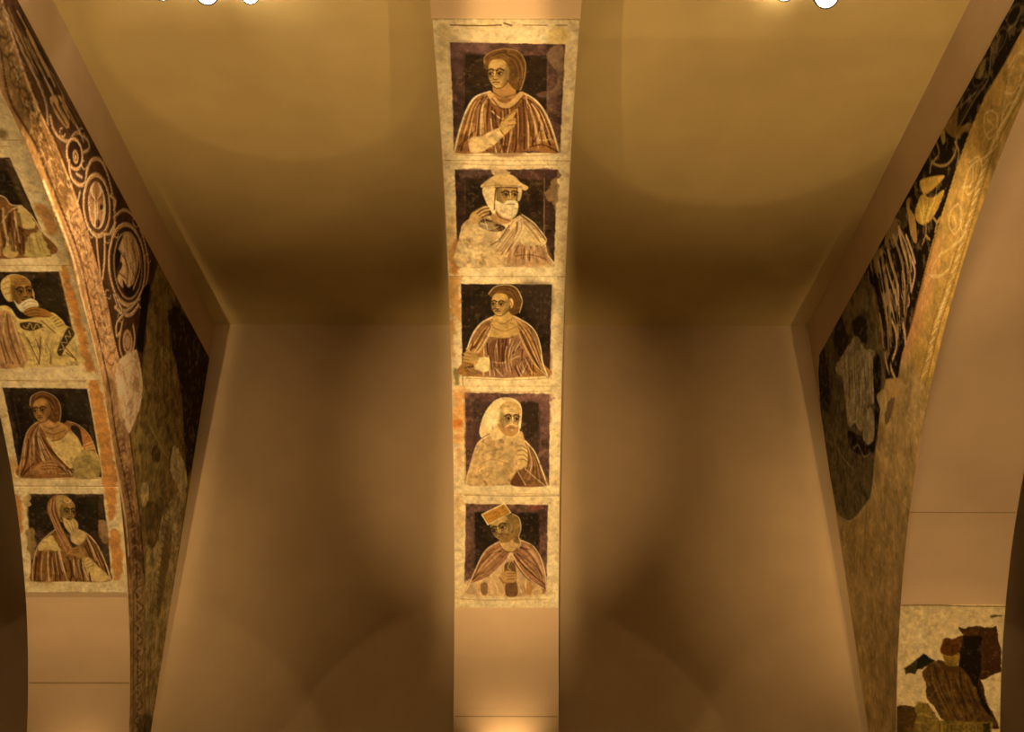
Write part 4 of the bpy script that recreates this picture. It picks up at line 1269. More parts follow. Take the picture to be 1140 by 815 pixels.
    def vine(pts, w=5.0, a=1.0, f=1.0):
        w = w * 1.25
        c.stroke(pts, w, tuple(v * .4 for v in stem), a)
        c.stroke(pts, w * .76, tuple(min(255, v * f * 1.08) for v in stem), a)
        c.stroke(shift(pts, -.8), w * .28, tuple(min(255, v * f * 1.08) for v in stl), a * .9)
        c.stroke(shift(pts, .7), w * .14, tuple(v * f * .5 for v in stem), a * .6)
    vine([(2, 10), (10, 28), (24, 60), (40, 92), (50, 118), (52, 140)], 5, 1, .75)
    vine([(28, 52), (44, 80), (58, 108), (64, 128)], 6, 1, .8)
    vine([(20, 40), (38, 60), (60, 92), (70, 112)], 4, 1, .62)
    c.poly([(54, 112), (66, 110), (76, 130), (74, 146), (62, 132)], (160, 108, 56), tex=.15)
    c.lines([[(30, 65), (46, 88)], [(40, 55), (58, 84)], [(58, 118), (72, 142)], [(26, 30), (50, 70)]], 2.4, (36, 18, 6), .9)
    vine([(55, 132), (60, 150), (74, 160), (84, 150), (96, 158), (98, 168), (92, 172)], 4, 1, .85)
    vine([(74, 130), (86, 146), (92, 160)], 3, 1, .8)
    c.poly(ell(82, 174, 9, 18, -.12), dk, reg=MED)
    vine(ell(82, 174, 8.5, 17, -.12), 3.6)
    c.poly(ell(83, 177, 3.2, 8, -.1), (176, 120, 66))
    c.stroke(ell(83, 177, 1.6, 4, -.1), 1.6, (70, 36, 14), .9)
    vine([(76, 182), (78, 198), (86, 208), (94, 206), (96, 192), (102, 180), (112, 182), (120, 200), (126, 228), (127, 250), (122, 262)], 4.6)
    c.poly(ell(107, 231, 15, 34, -.06), (60, 30, 14), reg=MED)
    vine(ell(107, 231, 14.5, 34, -.06), 5.4)
    c.stroke(ell(107, 231, 11.5, 29, -.06), 2.0, (96, 52, 26), .9)
    c.poly(ell(107, 231, 9.8, 26.5, -.06), (208, 152, 96), tex=.15)
    leaf = (146, 90, 46)
    c.poly([(106, 204), (110, 214), (106, 226), (102, 214)], leaf)
    for s in (-1, 1):
        c.poly([(106 + s * 2, 226), (106 + s * 8, 216), (106 + s * 7, 234), (106 + s * 3, 238)], leaf, alpha=.85)
        c.poly([(106 + s * 2, 240), (106 + s * 8, 238), (106 + s * 6, 250), (106 + s * 2, 252)], (160, 100, 54), alpha=.85)
        c.stroke([(106, 228), (106 + s * 6, 222), (106 + s * 8, 232)], 1.3, (74, 36, 14), .9)
    c.stroke([(106, 206), (107, 256)], 1.4, (90, 46, 20), .8)
    c.poly(ell(112, 233, 1.8, 3.2), (40, 18, 8))
    c.poly(ell(108, 251, 2.4, 5), (60, 26, 12))
    c.stroke([(100, 212), (99, 240), (104, 256)], 1.5, (232, 180, 124), .8)
    vine([(122, 220), (128, 226), (126, 236)], 4, 1, 1.1)
    # stems between the two great scrolls
    vine([(107, 266), (109, 290), (113, 318)], 3.6)
    vine([(116, 262), (116, 290), (114, 312)], 4.4)
    vine([(112, 262), (124, 262), (128, 250)], 3)
    c.stroke([(112.5, 270), (112, 312)], 1.8, (44, 20, 8), .9)
    vine([(126, 244), (138, 236), (150, 246), (160, 270), (165, 300), (160, 330)], 4.2, 1, .95)
    c.poly(ell(141, 296, 21, 46, -.06), (54, 28, 12), reg=MED)
    vine(ell(141, 297, 20, 45, -.06), 5.6)
    vine(ell(142, 298, 15.5, 37, -.06), 2.6, 1, .8)
    c.poly([(138, 262), (146, 262), (154, 282), (152, 304), (146, 322), (138, 324), (130, 312), (136, 296), (128, 290), (134, 272)], (184, 128, 74), tex=.2)
    c.lines([[(140, 266), (142, 290), (150, 312)], [(146, 268), (150, 292)], [(134, 282), (142, 300), (146, 320)], [(130, 305), (140, 312)]], 1.8, (92, 48, 20), .85)
    c.lines([[(142, 266), (146, 290), (151, 304)], [(136, 278), (144, 300)]], 1.8, (230, 178, 120), .85)
    c.poly([(129, 280), (134, 284), (132, 296), (128, 300)], (26, 12, 4))
    c.poly([(136, 314), (142, 322), (150, 318), (148, 330), (140, 332)], (30, 14, 6))
    vine([(122, 310), (130, 334), (138, 348), (150, 340), (160, 320)], 4)
    vine([(128, 344), (138, 352), (146, 352), (154, 342)], 5)
    vine([(138, 352), (130, 362), (130, 376), (134, 372)], 4)
    vine([(136, 362), (133, 385), (138, 402), (146, 398), (150, 380), (148, 364)], 3.4)
    c.poly(ell(142, 383, 5.5, 14, -.05), (170, 114, 66), reg=MED)
    c.stroke(ell(142, 383, 3, 9), 1.6, (78, 40, 18), .9)
    c.lines([[(84, 196), (90, 200)], [(88, 216), (86, 226)], [(126, 330), (130, 342)]], 3, (220, 168, 120), .7)
    pal = [(150, 98, 46), (40, 20, 8), (112, 68, 28), (30, 14, 6), (176, 122, 66)]
    drape(c, [(4, 6), (18, 40), (38, 84), (56, 124)], [(16, 8), (40, 52), (62, 96), (82, 134)], 12, 41, w=(2, 4), a=.8, pal=pal, cut=.5)
    drape(c, [(58, 112), (64, 124), (70, 134), (76, 146)], [(68, 108), (78, 122), (86, 136), (92, 148)], 8, 42, w=(1.5, 3), a=.8, pal=pal)
    drape(c, [(133, 270), (136, 286), (140, 304), (140, 322)], [(150, 268), (156, 286), (156, 304), (148, 326)], 9, 43, w=(1.5, 3), a=.7, pal=[(90, 48, 20), (224, 172, 114), (120, 70, 34)])
    drape(c, [(99, 212), (99, 226), (100, 240), (103, 254)], [(114, 212), (116, 226), (115, 240), (112, 254)], 8, 44, w=(1.2, 2.4), a=.6, pal=[(120, 66, 32), (234, 184, 128), (150, 92, 50)])
    for (x, y) in [(68, 150), (92, 186), (100, 262), (118, 268), (128, 262), (134, 356), (156, 340), (164, 290), (150, 250), (90, 150), (76, 206), (120, 330)]:
        c.stroke(ell(x, y, 2.6, 5, -.3, 10, .4, 5.4), 1.5, (206, 150, 94), .8)
    # --- figure scene: dark browns at the far end
    c.poly([(176, 292), (234, 402), (226, 450), (212, 540), (196, 640), (176, 815), (164, 830), (163, 640), (152, 520), (146, 484), (157, 440), (162, 380), (166, 330)], (118, 82, 34), reg=SCENE, smooth=False, tex=.3)
    c.poly([(188, 340), (206, 352), (234, 404), (228, 440), (212, 530), (206, 500), (202, 440), (190, 380)], (38, 20, 8), alpha=.92, soft=6, tex=.35, rag=5)
    c.poly([(157, 330), (164, 318), (168, 330), (164, 350), (162, 386), (157, 395), (152, 384), (156, 350)], (22, 12, 6), rag=1)
    c.stroke([(168, 318), (163, 360), (158, 420)], 3, (104, 74, 32), .7)
    c.poly([(170, 318), (186, 330), (192, 344), (184, 346), (174, 334)], (128, 90, 42), alpha=.8, rag=3)
    c.poly([(172, 362), (180, 346), (187, 356), (182, 380), (176, 390), (170, 380)], (124, 86, 40), alpha=.75, rag=4)
    c.poly([(178, 392), (184, 388), (196, 408), (196, 428), (192, 434), (186, 416), (178, 404)], (140, 100, 50), rag=1.5, tex=.3)
    c.stroke([(180, 400), (189, 414), (191, 430)], 1.6, (70, 42, 14), .9)
    for k in range(7):
        c.stroke([(184 + k * 2, 384 + k * 3), (190 + k * 1.2, 400 + k * 4)], 1.6, (116, 80, 34), .7)
    for k in range(8):                              # wavy hair-like drapery
        x = 160 + k * 5
        c.stroke([(x, 428 + k * 3), (x + 6, 446 + k * 3), (x + 4, 462 + k * 2), (x + 12, 478 + k * 3), (x + 14, 496 + k)], 2.0, (150, 106, 48) if k % 2 else (60, 36, 12), .75)
    c.poly([(158, 470), (172, 464), (186, 490), (186, 512), (176, 540), (166, 560), (157, 530), (152, 490)], (120, 86, 36), alpha=.85, rag=3, tex=.25)
    c.poly(ell(174, 508, 5, 10), (62, 38, 14), alpha=.8, rag=2)
    c.stroke([(168, 478), (180, 500), (188, 512)], 2.4, (162, 118, 56), .7)
    c.lines([[(156, 495), (160, 540)], [(162, 500), (166, 556)], [(178, 520), (170, 552)]], 2, (76, 50, 18), .7)
    c.poly([(194, 498), (202, 508), (207, 524), (209, 542), (203, 552), (196, 540), (190, 522)], (176, 134, 76), reg=BARE, rag=2, tex=.35, alpha=.95)
    c.poly([(157, 545), (165, 540), (166, 560), (160, 566)], (160, 118, 62), reg=BARE, rag=2.5, tex=.4)
    c.poly([(196, 552), (208, 548), (204, 580), (200, 612), (184, 622), (178, 600), (182, 576)], (156, 116, 64), reg=BARE, rag=3, tex=.4, alpha=.9)
    c.poly([(164, 610), (178, 604), (200, 612), (194, 668), (186, 720), (176, 815), (164, 828), (163, 640)], (152, 112, 58), reg=BARE, smooth=False, rag=1, tex=.3)
    c.poly([(166, 560), (180, 570), (176, 604), (168, 612), (162, 580)], (84, 56, 20), alpha=.9, rag=2, tex=.3)
    for k in range(16):
        y = 556 + k * 8
        x = 194 - k * .9
        c.stroke([(x - 8, y), (x - 2, y + 5), (x - 5, y + 12)], 1.6, (74, 48, 18), .65)
        c.stroke([(x - 4, y + 2), (x + 3, y + 6)], 1.4, (180, 136, 74), .55)
    c.poly([(186, 590), (192, 600), (186, 650), (178, 690), (176, 660)], (80, 52, 18), alpha=.55, soft=5, rag=3)
    c.stroke([(174, 640), (170, 700), (168, 815)], 1.8, (90, 60, 22), .6)
    c.poly([(158, 800), (170, 800), (172, 828), (156, 828)], (46, 30, 10), alpha=.6, soft=5)
    drape(c, [(166, 330), (164, 390), (158, 450), (152, 500)], [(192, 350), (194, 400), (200, 440), (206, 490)], 18, 47, w=(1.5, 3.5), a=.55, pal=[(150, 108, 52), (48, 28, 10), (116, 80, 34), (60, 38, 14)], cut=.7)
    drape(c, [(166, 620), (166, 680), (166, 740), (166, 810)], [(196, 610), (188, 680), (180, 740), (174, 810)], 18, 48, w=(1.2, 3), a=.45, pal=[(150, 110, 56), (84, 56, 20), (116, 80, 34)], cut=.7)
    drape(c, [(200, 350), (204, 400), (206, 450), (208, 500)], [(228, 400), (226, 430), (220, 460), (214, 500)], 8, 49, w=(1.5, 3), a=.4, pal=[(80, 54, 22), (24, 12, 4)], cut=.7)
    # bare patch between frieze and scene
    c.poly([(128, 420), (134, 402), (146, 394), (152, 392), (156, 408), (159, 430), (156, 456), (150, 472), (144, 484), (138, 470), (132, 446)], (198, 142, 90), reg=BARE, rag=1.5, tex=.35)
    drape(c, [(132, 430), (136, 446), (140, 462), (144, 480)], [(154, 400), (158, 420), (156, 440), (150, 470)], 14, 60, w=(1, 2.2), a=.5, pal=[(150, 100, 58), (224, 172, 116), (168, 116, 70)], cut=.7)
    c.lines([[(147, 418), (151, 426), (149, 440)], [(140, 410), (148, 404), (154, 412)], [(137, 440), (143, 470)]], 1.6, (150, 96, 52), .7)
    c.poly(ell(152, 430, 3.4, 9), (150, 100, 56), alpha=.8, soft=2)
    c.mottle(.38, 12, 71, col=(44, 26, 10), thr=.5, sharp=5, mask=(c.reg == SCENE))
    c.mottle(.4, 22, 73, col=(150, 108, 52), thr=.56, sharp=7, mask=(c.reg == SCENE))
    c.mottle(.35, 18, 75, col=(70, 44, 16), thr=.54, sharp=6, mask=(c.reg == BARE) & (c.B < c.P([(150, 490)])[0, 1]))
    c.mottle(.35, 25, 77, col=(210, 150, 92), thr=.57, sharp=8, mask=(c.reg == VINE))
    c.mottle(.35, 20, 79, col=(96, 56, 26), thr=.56, sharp=7, mask=(c.reg == VINE))
    c.poly([(131, 452), (136, 440), (138, 462), (135, 472)], (190, 136, 84), alpha=.7)


def left_inside(a, b):
    zt = PT_L(a)
    return above_curve(P_L, a, b, 0.004) & (b < zt) & (a < FAR - 0.01) & (b > 0.005)


# upper rim of the painted plaster: a level line a little below the ceiling
_ya, _za = FACE_L.pix(234, 402)
_yb, _zb = FACE_L.pix(49, 61)
PT_L = lambda a: _za + (a - _ya) * (_zb - _za) / (_yb - _ya)

a0, _ = FACE_L.pix(0, -80)
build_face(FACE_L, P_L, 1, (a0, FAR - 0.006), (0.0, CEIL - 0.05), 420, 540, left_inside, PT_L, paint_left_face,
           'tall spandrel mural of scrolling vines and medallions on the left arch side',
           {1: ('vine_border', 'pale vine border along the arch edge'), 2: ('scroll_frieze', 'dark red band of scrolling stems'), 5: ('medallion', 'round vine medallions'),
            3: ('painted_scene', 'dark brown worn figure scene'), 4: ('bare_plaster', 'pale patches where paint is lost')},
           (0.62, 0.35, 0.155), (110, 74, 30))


def paint_right_face(c):
    PLAST, VINE, DARKB, SCENE = 0, 1, 2, 3
    c.reg[:] = PLAST
    c.frame(0, 0, 1, 0.0064)
    c.mottle(0.14, 3, 3)
    c.mottle(0.22, 10, 9)
    c.mottle(0.4, 7, 15, col=(118, 80, 30), thr=.55, sharp=5)
    c.mottle(0.35, 30, 19, col=(206, 154, 82), thr=.6, sharp=8)
    top = [(1160, -60), (1125.7, 0), (1100, 47), (1065, 112), (1043.7, 140), (1024, 184), (999.6, 228), (980, 263.6), (960, 298), (941, 333), (925, 369.5), (913, 390)]
    line = [(1160, -20), (1140, 24), (1118, 65), (1094, 106), (1077.5, 145), (1063.6, 184), (1050, 228), (1037, 268), (1023, 323), (1011, 370)]
    edge = [(1160, 60), (1140, 108), (1113, 160), (1090, 235), (1065, 320), (1052, 360), (1038, 420)]
    # vine band
    c.poly(line + [(1016, 400), (1030, 430)] + edge[::-1], (164, 112, 46), smooth=False, reg=VINE, tex=.2, soft=2)
    c.poly([(1023, 323), (1046, 262), (1036, 330), (1010, 400), (1006, 385)], (190, 116, 60), alpha=.6, soft=14, rag=4)
    c.stroke(shift(edge, -6), 2.0, (92, 60, 18), .7)
    c.stroke(shift(edge, -14), 1.8, (96, 62, 18), .6)
    e = spline(np.array(shift(edge, -10)), False, 14)
    for k in range(0, len(e) - 1, 2):
        x, y = e[k]
        c.stroke([(x - 2, y + 2), (x + 2.5, y - 5)], 2.0, (206, 158, 88), .8)
    lt = (212, 158, 88)
    c.lines([[(1148, 40), (1132, 60), (1122, 84), (1117, 110), (1112, 140), (1108, 160)], [(1117, 100), (1128, 100), (1136, 80), (1140, 62), (1132, 56), (1122, 72)],
             [(1108, 160), (1096, 172), (1082, 180), (1074, 196), (1070, 220)], [(1104, 120), (1096, 124), (1094, 138), (1100, 152), (1108, 142), (1109, 126), (1103, 121)],
             [(1098, 130), (1104, 138), (1098, 146)], [(1112, 140), (1118, 118), (1126, 110)],
             [(1078, 178), (1088, 172), (1092, 184), (1086, 204), (1076, 214), (1072, 202)], [(1082, 184), (1082, 198), (1078, 206)], [(1069, 206), (1080, 205)],
             [(1070, 220), (1068, 240), (1070, 262), (1060, 272), (1048, 280)], [(1066, 224), (1058, 232), (1056, 248), (1062, 258), (1068, 250), (1070, 234), (1066, 224)],
             [(1060, 238), (1064, 248), (1060, 254)], [(1048, 278), (1040, 290), (1036, 304), (1044, 306), (1056, 296), (1060, 282)], [(1034, 304), (1048, 304)],
             [(1046, 282), (1044, 296)], [(1036, 306), (1028, 322), (1026, 340)], [(1060, 270), (1070, 262), (1076, 248)]], 2.0, lt, .6)
    # plaster streaks low on the arch
    rng = random.Random(9)
    for k in range(150):
        y = rng.uniform(400, 815)
        x0 = np.interp(y, [370, 571, 815], [915, 936, 970])
        x1 = np.interp(y, [400, 500, 660, 815], [1040, 1022, 1003, 999])
        x = rng.uniform(x0, x1)
        c.stroke([(x, y), (x + rng.uniform(-2, 2), y + rng.uniform(8, 40))], rng.uniform(.8, 2.4), rng.choice([(98, 64, 20), (112, 76, 28), (176, 126, 60), (160, 112, 50)]), rng.uniform(.2, .55), soft=2)
    # dark band
    c.poly(top[:9] + [(965, 330), (985, 420), (1000, 418), (1004, 392)] + line[::-1], (22, 11, 3), reg=DARKB, smooth=False, tex=.3)
    c.poly([(1023, 323), (1039, 268), (1046, 240), (1030, 300), (1012, 368), (1008, 366)], (66, 26, 12), alpha=.6, soft=5)
    f1, f2, f3 = (176, 120, 42), (150, 100, 44), (196, 142, 84)
    # upper scrolls
    c.lines([ell(1127, 14, 6, 13, .45), ell(1111, 42, 6, 15, .4), ell(1091, 78, 7, 17, .45)], 2.6, (70, 46, 20), .95)
    c.poly(ell(1090, 76, 4, 10, .45), (92, 64, 26), rag=1)
    c.poly(ell(1111, 44, 3, 9, .4), (52, 32, 14), rag=1)
    c.lines([[(1102, 40), (1101, 62), (1098, 86), (1086, 104), (1074, 124), (1066, 140)], [(1120, 30), (1128, 24), (1134, 10)], [(1085, 100), (1072, 112), (1064, 118)]], 2.2, (110, 82, 44), .85)
    c.poly([(1092, 66), (1096, 64), (1093, 76), (1088, 82)], (118, 88, 34), alpha=.9)
    # crouching creature
    c.poly([(1061, 118), (1066, 120), (1064, 138), (1078, 134), (1080, 140), (1070, 146), (1066, 152), (1056, 148), (1050, 138)], (112, 74, 26), rag=1, tex=.2)
    c.poly([(1046, 146), (1050, 142), (1051, 154), (1048, 158)], (140, 100, 44))
    c.lines([[(1064, 150), (1062, 168), (1054, 180), (1044, 182), (1036, 178)], [(1062, 155), (1066, 166), (1065, 178)], [(1072, 140), (1076, 136)], [(1040, 152), (1044, 168), (1036, 180), (1034, 190)]], 3.0, (136, 96, 42), .95)
    # winged beast
    c.poly([(1024, 198), (1050, 193), (1040, 206), (1030, 214), (1026, 212)], f1, tex=.15)
    c.poly([(1020, 225), (1026, 214), (1036, 218), (1050, 209), (1044, 228), (1036, 242), (1026, 248), (1018, 240)], f1, tex=.2)
    c.poly(ell(1029, 234, 6, 8, .4), (202, 146, 56), alpha=.8, soft=3)
    c.lines([[(1030, 246), (1030, 258), (1026, 270)], [(1030, 260), (1034, 264)], [(1038, 240), (1042, 246), (1040, 256)], [(1042, 246), (1046, 240)]], 3.0, (150, 106, 50), .95)
    # people and legs, pale strokes
    c.poly([(1008, 222), (1012, 218), (1012, 230), (1018, 240), (1020, 268), (1014, 262), (1010, 240)], f2, rag=.6)
    c.poly([(998, 236), (1004, 228), (1008, 232), (1010, 246), (1004, 252), (996, 248)], (62, 44, 18))
    c.poly([(988, 250), (996, 240), (1000, 252), (998, 268), (990, 276), (984, 268)], (120, 84, 42), rag=1)
    c.stroke(ell(994, 256, 6, 14, .35), 2.0, (150, 110, 60), .7)
    for (pts, w, col) in [([(1000, 254), (1004, 272), (1010, 292), (1014, 318)], 6, f3), ([(1008, 260), (1014, 276), (1018, 290)], 5, f3),
                          ([(1012, 282), (1018, 300), (1014, 322)], 5, (204, 140, 96)), ([(988, 276), (992, 292), (998, 312), (1000, 330)], 7, f3),
                          ([(984, 286), (990, 306), (996, 326), (1002, 344), (1004, 362)], 5, (186, 130, 72)), ([(976, 302), (980, 322), (986, 346), (984, 372), (988, 396)], 5, f2),
                          ([(966, 300), (968, 324), (974, 350), (976, 372)], 4, f2), ([(1000, 344), (1006, 362), (1008, 380)], 6, (214, 152, 100)),
                          ([(990, 350), (996, 364), (998, 384), (992, 404), (996, 418)], 6, (196, 140, 72)), ([(982, 362), (984, 384), (988, 408)], 4, f3),
                          ([(1008, 318), (1012, 334), (1006, 344)], 3, (204, 146, 90)), ([(1004, 300), (1008, 318)], 4, f3), ([(994, 300), (1002, 322), (1006, 340)], 3, f3)]:
        c.stroke(pts, w, tuple(v * .55 for v in col), .9)
        c.stroke(pts, w * .7, col, .95)
    c.poly([(972, 280), (980, 274), (986, 282), (984, 300), (974, 302), (968, 296)], (126, 92, 48), rag=1)
    c.poly([(979, 284), (985, 280), (985, 292), (980, 296)], (24, 14, 6))
    pale = [(196, 142, 84), (150, 100, 44), (30, 16, 6), (206, 146, 90), (22, 11, 3), (172, 120, 66)]
    drape(c, [(968, 300), (972, 340), (980, 385), (990, 416)], [(1000, 250), (1012, 280), (1014, 320), (1006, 372)], 24, 51, w=(3, 6.5), a=.9, pal=pale, cut=.6)
    drape(c, [(958, 306), (962, 336), (972, 366), (978, 400)], [(992, 262), (998, 300), (1000, 340), (1000, 400)], 14, 58, w=(4, 8), a=.9, pal=[(190, 136, 78), (24, 12, 4), (160, 110, 54), (30, 16, 6), (204, 148, 92)], cut=.7)
    drape(c, [(984, 300), (988, 330), (996, 360), (1000, 400)], [(1012, 270), (1016, 300), (1010, 340), (1006, 376)], 10, 52, w=(1.5, 3), a=.8, pal=pale, cut=.7)
    drape(c, [(1016, 214), (1020, 222), (1024, 232), (1024, 244)], [(1044, 200), (1042, 216), (1036, 230), (1030, 244)], 9, 53, w=(1.2, 2.4), a=.6, pal=[(120, 78, 24), (214, 160, 70), (90, 56, 16)])
    drape(c, [(1050, 140), (1060, 120), (1072, 100), (1084, 84)], [(1062, 152), (1074, 130), (1084, 112), (1096, 92)], 7, 54, w=(1.2, 2.4), a=.5, pal=[(120, 84, 36), (60, 36, 12)])
    # grey-green scene at the far end
    c.poly([(941, 333), (960, 300), (968, 310), (972, 345), (976, 380), (986, 420), (982, 440), (977, 480), (974, 520), (970, 552), (950, 578), (940, 578), (931, 571), (925, 531), (914, 457), (911, 412), (913, 388), (925, 369.5)],
           (88, 64, 32), reg=SCENE, smooth=False, tex=.3, soft=2)
    c.poly([(968, 318), (976, 330), (986, 420), (978, 415), (972, 370)], (98, 68, 30), alpha=.8, rag=2)
    c.poly([(932, 350), (944, 346), (944, 380), (936, 396), (928, 380)], (44, 30, 14), alpha=.9, rag=2)
    c.poly([(950, 354), (960, 350), (966, 362), (964, 380), (956, 376), (948, 364)], (40, 26, 10), rag=2)
    c.poly([(938, 342), (960, 318), (966, 342), (950, 352), (944, 372)], (116, 84, 42), alpha=.85, rag=2)
    c.poly([(946, 380), (954, 372), (962, 386), (974, 390), (975, 420), (974, 446), (966, 452), (960, 478), (952, 470), (945, 472), (942, 450), (938, 420), (930, 408)], (160, 124, 76), rag=2.5, tex=.22)
    c.poly([(962, 464), (969, 450), (974, 470), (973, 488), (966, 493), (961, 484)], (158, 120, 70), rag=1, tex=.15)
    c.poly([(972, 400), (980, 398), (980, 440), (974, 500), (950, 500), (944, 478), (958, 484), (966, 494), (974, 478)], (20, 11, 5), rag=1.5)
    c.poly([(910, 398), (916, 384), (922, 410), (924, 450), (914, 452)], (34, 24, 12), alpha=.9, rag=2)
    for k in range(14):
        x = 926 + k * 3.6
        y = 396 + (k * 37) % 20
        c.stroke([(x, y), (x + 2, y + 26), (x + 1, y + 50)], 1.6, (40, 28, 12) if k % 3 else (96, 72, 40), .7)
    for k in range(12):
        x = 926 + k * 3.4
        y = 470 + (k * 29) % 34
        c.stroke([(x, y), (x + 1.5, y + 22), (x + 4, y + 40)], 2.2, (98, 66, 28) if k % 2 else (40, 24, 8), .6)
    c.lines([[(950, 498), (956, 494), (962, 506), (970, 502)], [(924, 470), (934, 500), (950, 520)]], 2, (150, 108, 58), .8)
    c.stroke([(931, 570), (944, 578), (954, 574), (966, 558), (972, 540), (976, 490), (984, 442)], 2.2, (176, 132, 72), .7)
    drape(c, [(944, 384), (944, 410), (946, 440), (950, 468)], [(972, 392), (973, 410), (972, 430), (966, 460)], 16, 55, w=(1.2, 2.4), a=.55, pal=[(96, 70, 38), (176, 136, 84), (70, 50, 26)], cut=.7)
    drape(c, [(926, 470), (930, 500), (936, 540), (942, 572)], [(966, 510), (968, 525), (966, 545), (956, 566)], 12, 56, w=(1.5, 3), a=.5, pal=[(100, 68, 30), (36, 22, 8), (120, 84, 42)], cut=.6)
    c.mottle(.3, 14, 81, col=(36, 22, 10), thr=.52, sharp=6, mask=(c.reg == SCENE))
    c.mottle(.4, 24, 83, col=(128, 96, 54), thr=.55, sharp=8, mask=(c.reg == SCENE))
    c.mottle(.5, 18, 85, col=(150, 104, 52), thr=.58, sharp=9, mask=(c.reg == DARKB) & (c.B < c.P([(990, 250)])[0, 1]))
    # pale losses
    c.poly([(986, 424), (1000, 420), (1008, 430), (996, 450), (986, 452)], (176, 120, 60), alpha=.7, rag=3, soft=3)
    c.poly([(986, 450), (996, 440), (992, 462), (986, 470)], (96, 62, 38), alpha=.8, rag=2)
    c.poly([(976, 440), (984, 432), (988, 448), (984, 458)], (186, 138, 70), alpha=.8, rag=1)


_yc, _zc = FACE_R.pix(925, 369.5)
_yd, _zd = FACE_R.pix(1065, 112)
PT_R = lambda a: _zc + (a - _yc) * (_zd - _zc) / (_yd - _yc)
_wy, _wz = FACE_R.pix(np.array([925., 913., 911., 914., 925., 933., 949., 957.5, 967.5, 975.]), np.array([369.5, 388., 412., 457., 531., 571., 675., 741., 815., 865.]))


def right_inside(a, b):
    lim = np.interp(b, _wz[::-1], np.minimum(_wy, FAR - 0.008)[::-1])
    return above_curve(P_R, a, b, 0.004) & (b < PT_R(a)) & (a < lim) & (b > 0.005)


a1, _ = FACE_R.pix(1140, -80)
build_face(FACE_R, P_R, -1, (a1, FAR - 0.006), (0.0, CEIL - 0.05), 400, 540, right_inside, PT_R, paint_right_face,
           'worn spandrel mural of dark beasts and pale vines on the right arch side',
           {0: ('bare_plaster', 'ochre plaster stripped of its paint'), 1: ('vine_border', 'ochre band with pale vine outlines'), 2: ('beast_frieze', 'black band with ochre beasts and legs'), 3: ('painted_scene', 'grey-brown worn scene')},
           (0.62, 0.35, 0.155), (160, 114, 58))


# ------------------------------------------------------------------ seams in the plain plaster of the arches
def seam(name, surf, py, label):
    s = surf.row(py)
    V = []
    for t in (s - 0.004, s + 0.004):
        y, z = surf.prof.at(t)
        ny, nz = (y - surf.prof.yc), max(z - surf.prof.zc, 0)
        ln = math.hypot(ny, nz)
        for x in (surf.x0 + 0.01, surf.x1 - 0.01):
            for dlt in (SKIN - 0.0015, SKIN + 0.004):
                V.append((x, y + ny / ln * dlt, z + nz / ln * dlt))
    o = mesh_obj(name, V, [(0, 2, 6, 4), (1, 5, 7, 3), (0, 4, 5, 1), (2, 3, 7, 6), (0, 1, 3, 2), (4, 6, 7, 5)], M_SEAM)
    struct(o, label)


seam('trim_1', STRIP_C, 798, 'thin joint line across the foot of the middle arch')
seam('trim_2', STRIP_R, 570, 'thin joint line across the plain right arch')
seam('trim_3', STRIP_L, 762, 'thin joint line across the plain foot of the left arch')


# ------------------------------------------------------------------ ceiling spotlights
def lathe(name, prof, mat, parent, n=28, caps=True):
    V, Q = [], []
    for r, z in prof:
        for k in range(n):
            a = 2 * math.pi * k / n
            V.append((r * math.cos(a), r * math.sin(a), z))
    for i in range(len(prof) - 1):
        for k in range(n):
            Q.append((i * n + k, i * n + (k + 1) % n, (i + 1) * n + (k + 1) % n, (i + 1) * n + k))
    if caps:
        Q.append(tuple(range(n - 1, -1, -1)))
        Q.append(tuple((len(prof) - 1) * n + k for k in range(n)))
    me = bpy.data.meshes.new(name)
    me.from_pydata(V, [], Q)
    me.materials.append(mat)
    o = bpy.data.objects.new(name, me)
    C.objects.link(o)
    o.parent = parent
    return o


def at_height(px, py, z):
    rx, ry, rz = ray(px, py)
    k = (z - CAM_H) / rz
    return (float(rx * k), float(ry * k), z)


import mathutils


def spotlight(px, py, rad, label, group, target):
    p = mathutils.Vector(at_height(px, py, CEIL - 0.24))
    root = empty('ceiling_spotlight', (p.x, p.y, CEIL), label, 'spotlight', group)
    d = (mathutils.Vector(target) - p).normalized()
    rot = d.to_track_quat('Z', 'Y').to_matrix().to_4x4()
    M = mathutils.Matrix.Translation(p - mathutils.Vector((p.x, p.y, CEIL))) @ rot
    h = lathe('housing', [(rad * .5, -rad * 3.2), (rad * .95, -rad * 2.9), (rad * 1.12, -rad * 1.2), (rad * 1.15, rad * .18), (rad * 1.03, rad * .18), (rad * 1.0, -rad * .05)], M_BLACK, root, caps=False)
    h.matrix_local = M
    l = lathe('lens', [(rad * 1.0, -rad * .06), (rad * .98, 0.0), (rad * .6, rad * .09), (rad * .05, rad * .12)], M_LENS, root)
    l.matrix_local = M
    mesh_obj('stem', boxv(-.012, .012, -.012, .012, -0.24 + rad * .6, -0.02), BOXF, M_BLACK, root).matrix_parent_inverse = mathutils.Matrix.Identity(4)
    lathe('ceiling_plate', [(.05, -.022), (.05, 0.0)], M_BLACK, root)
    return root


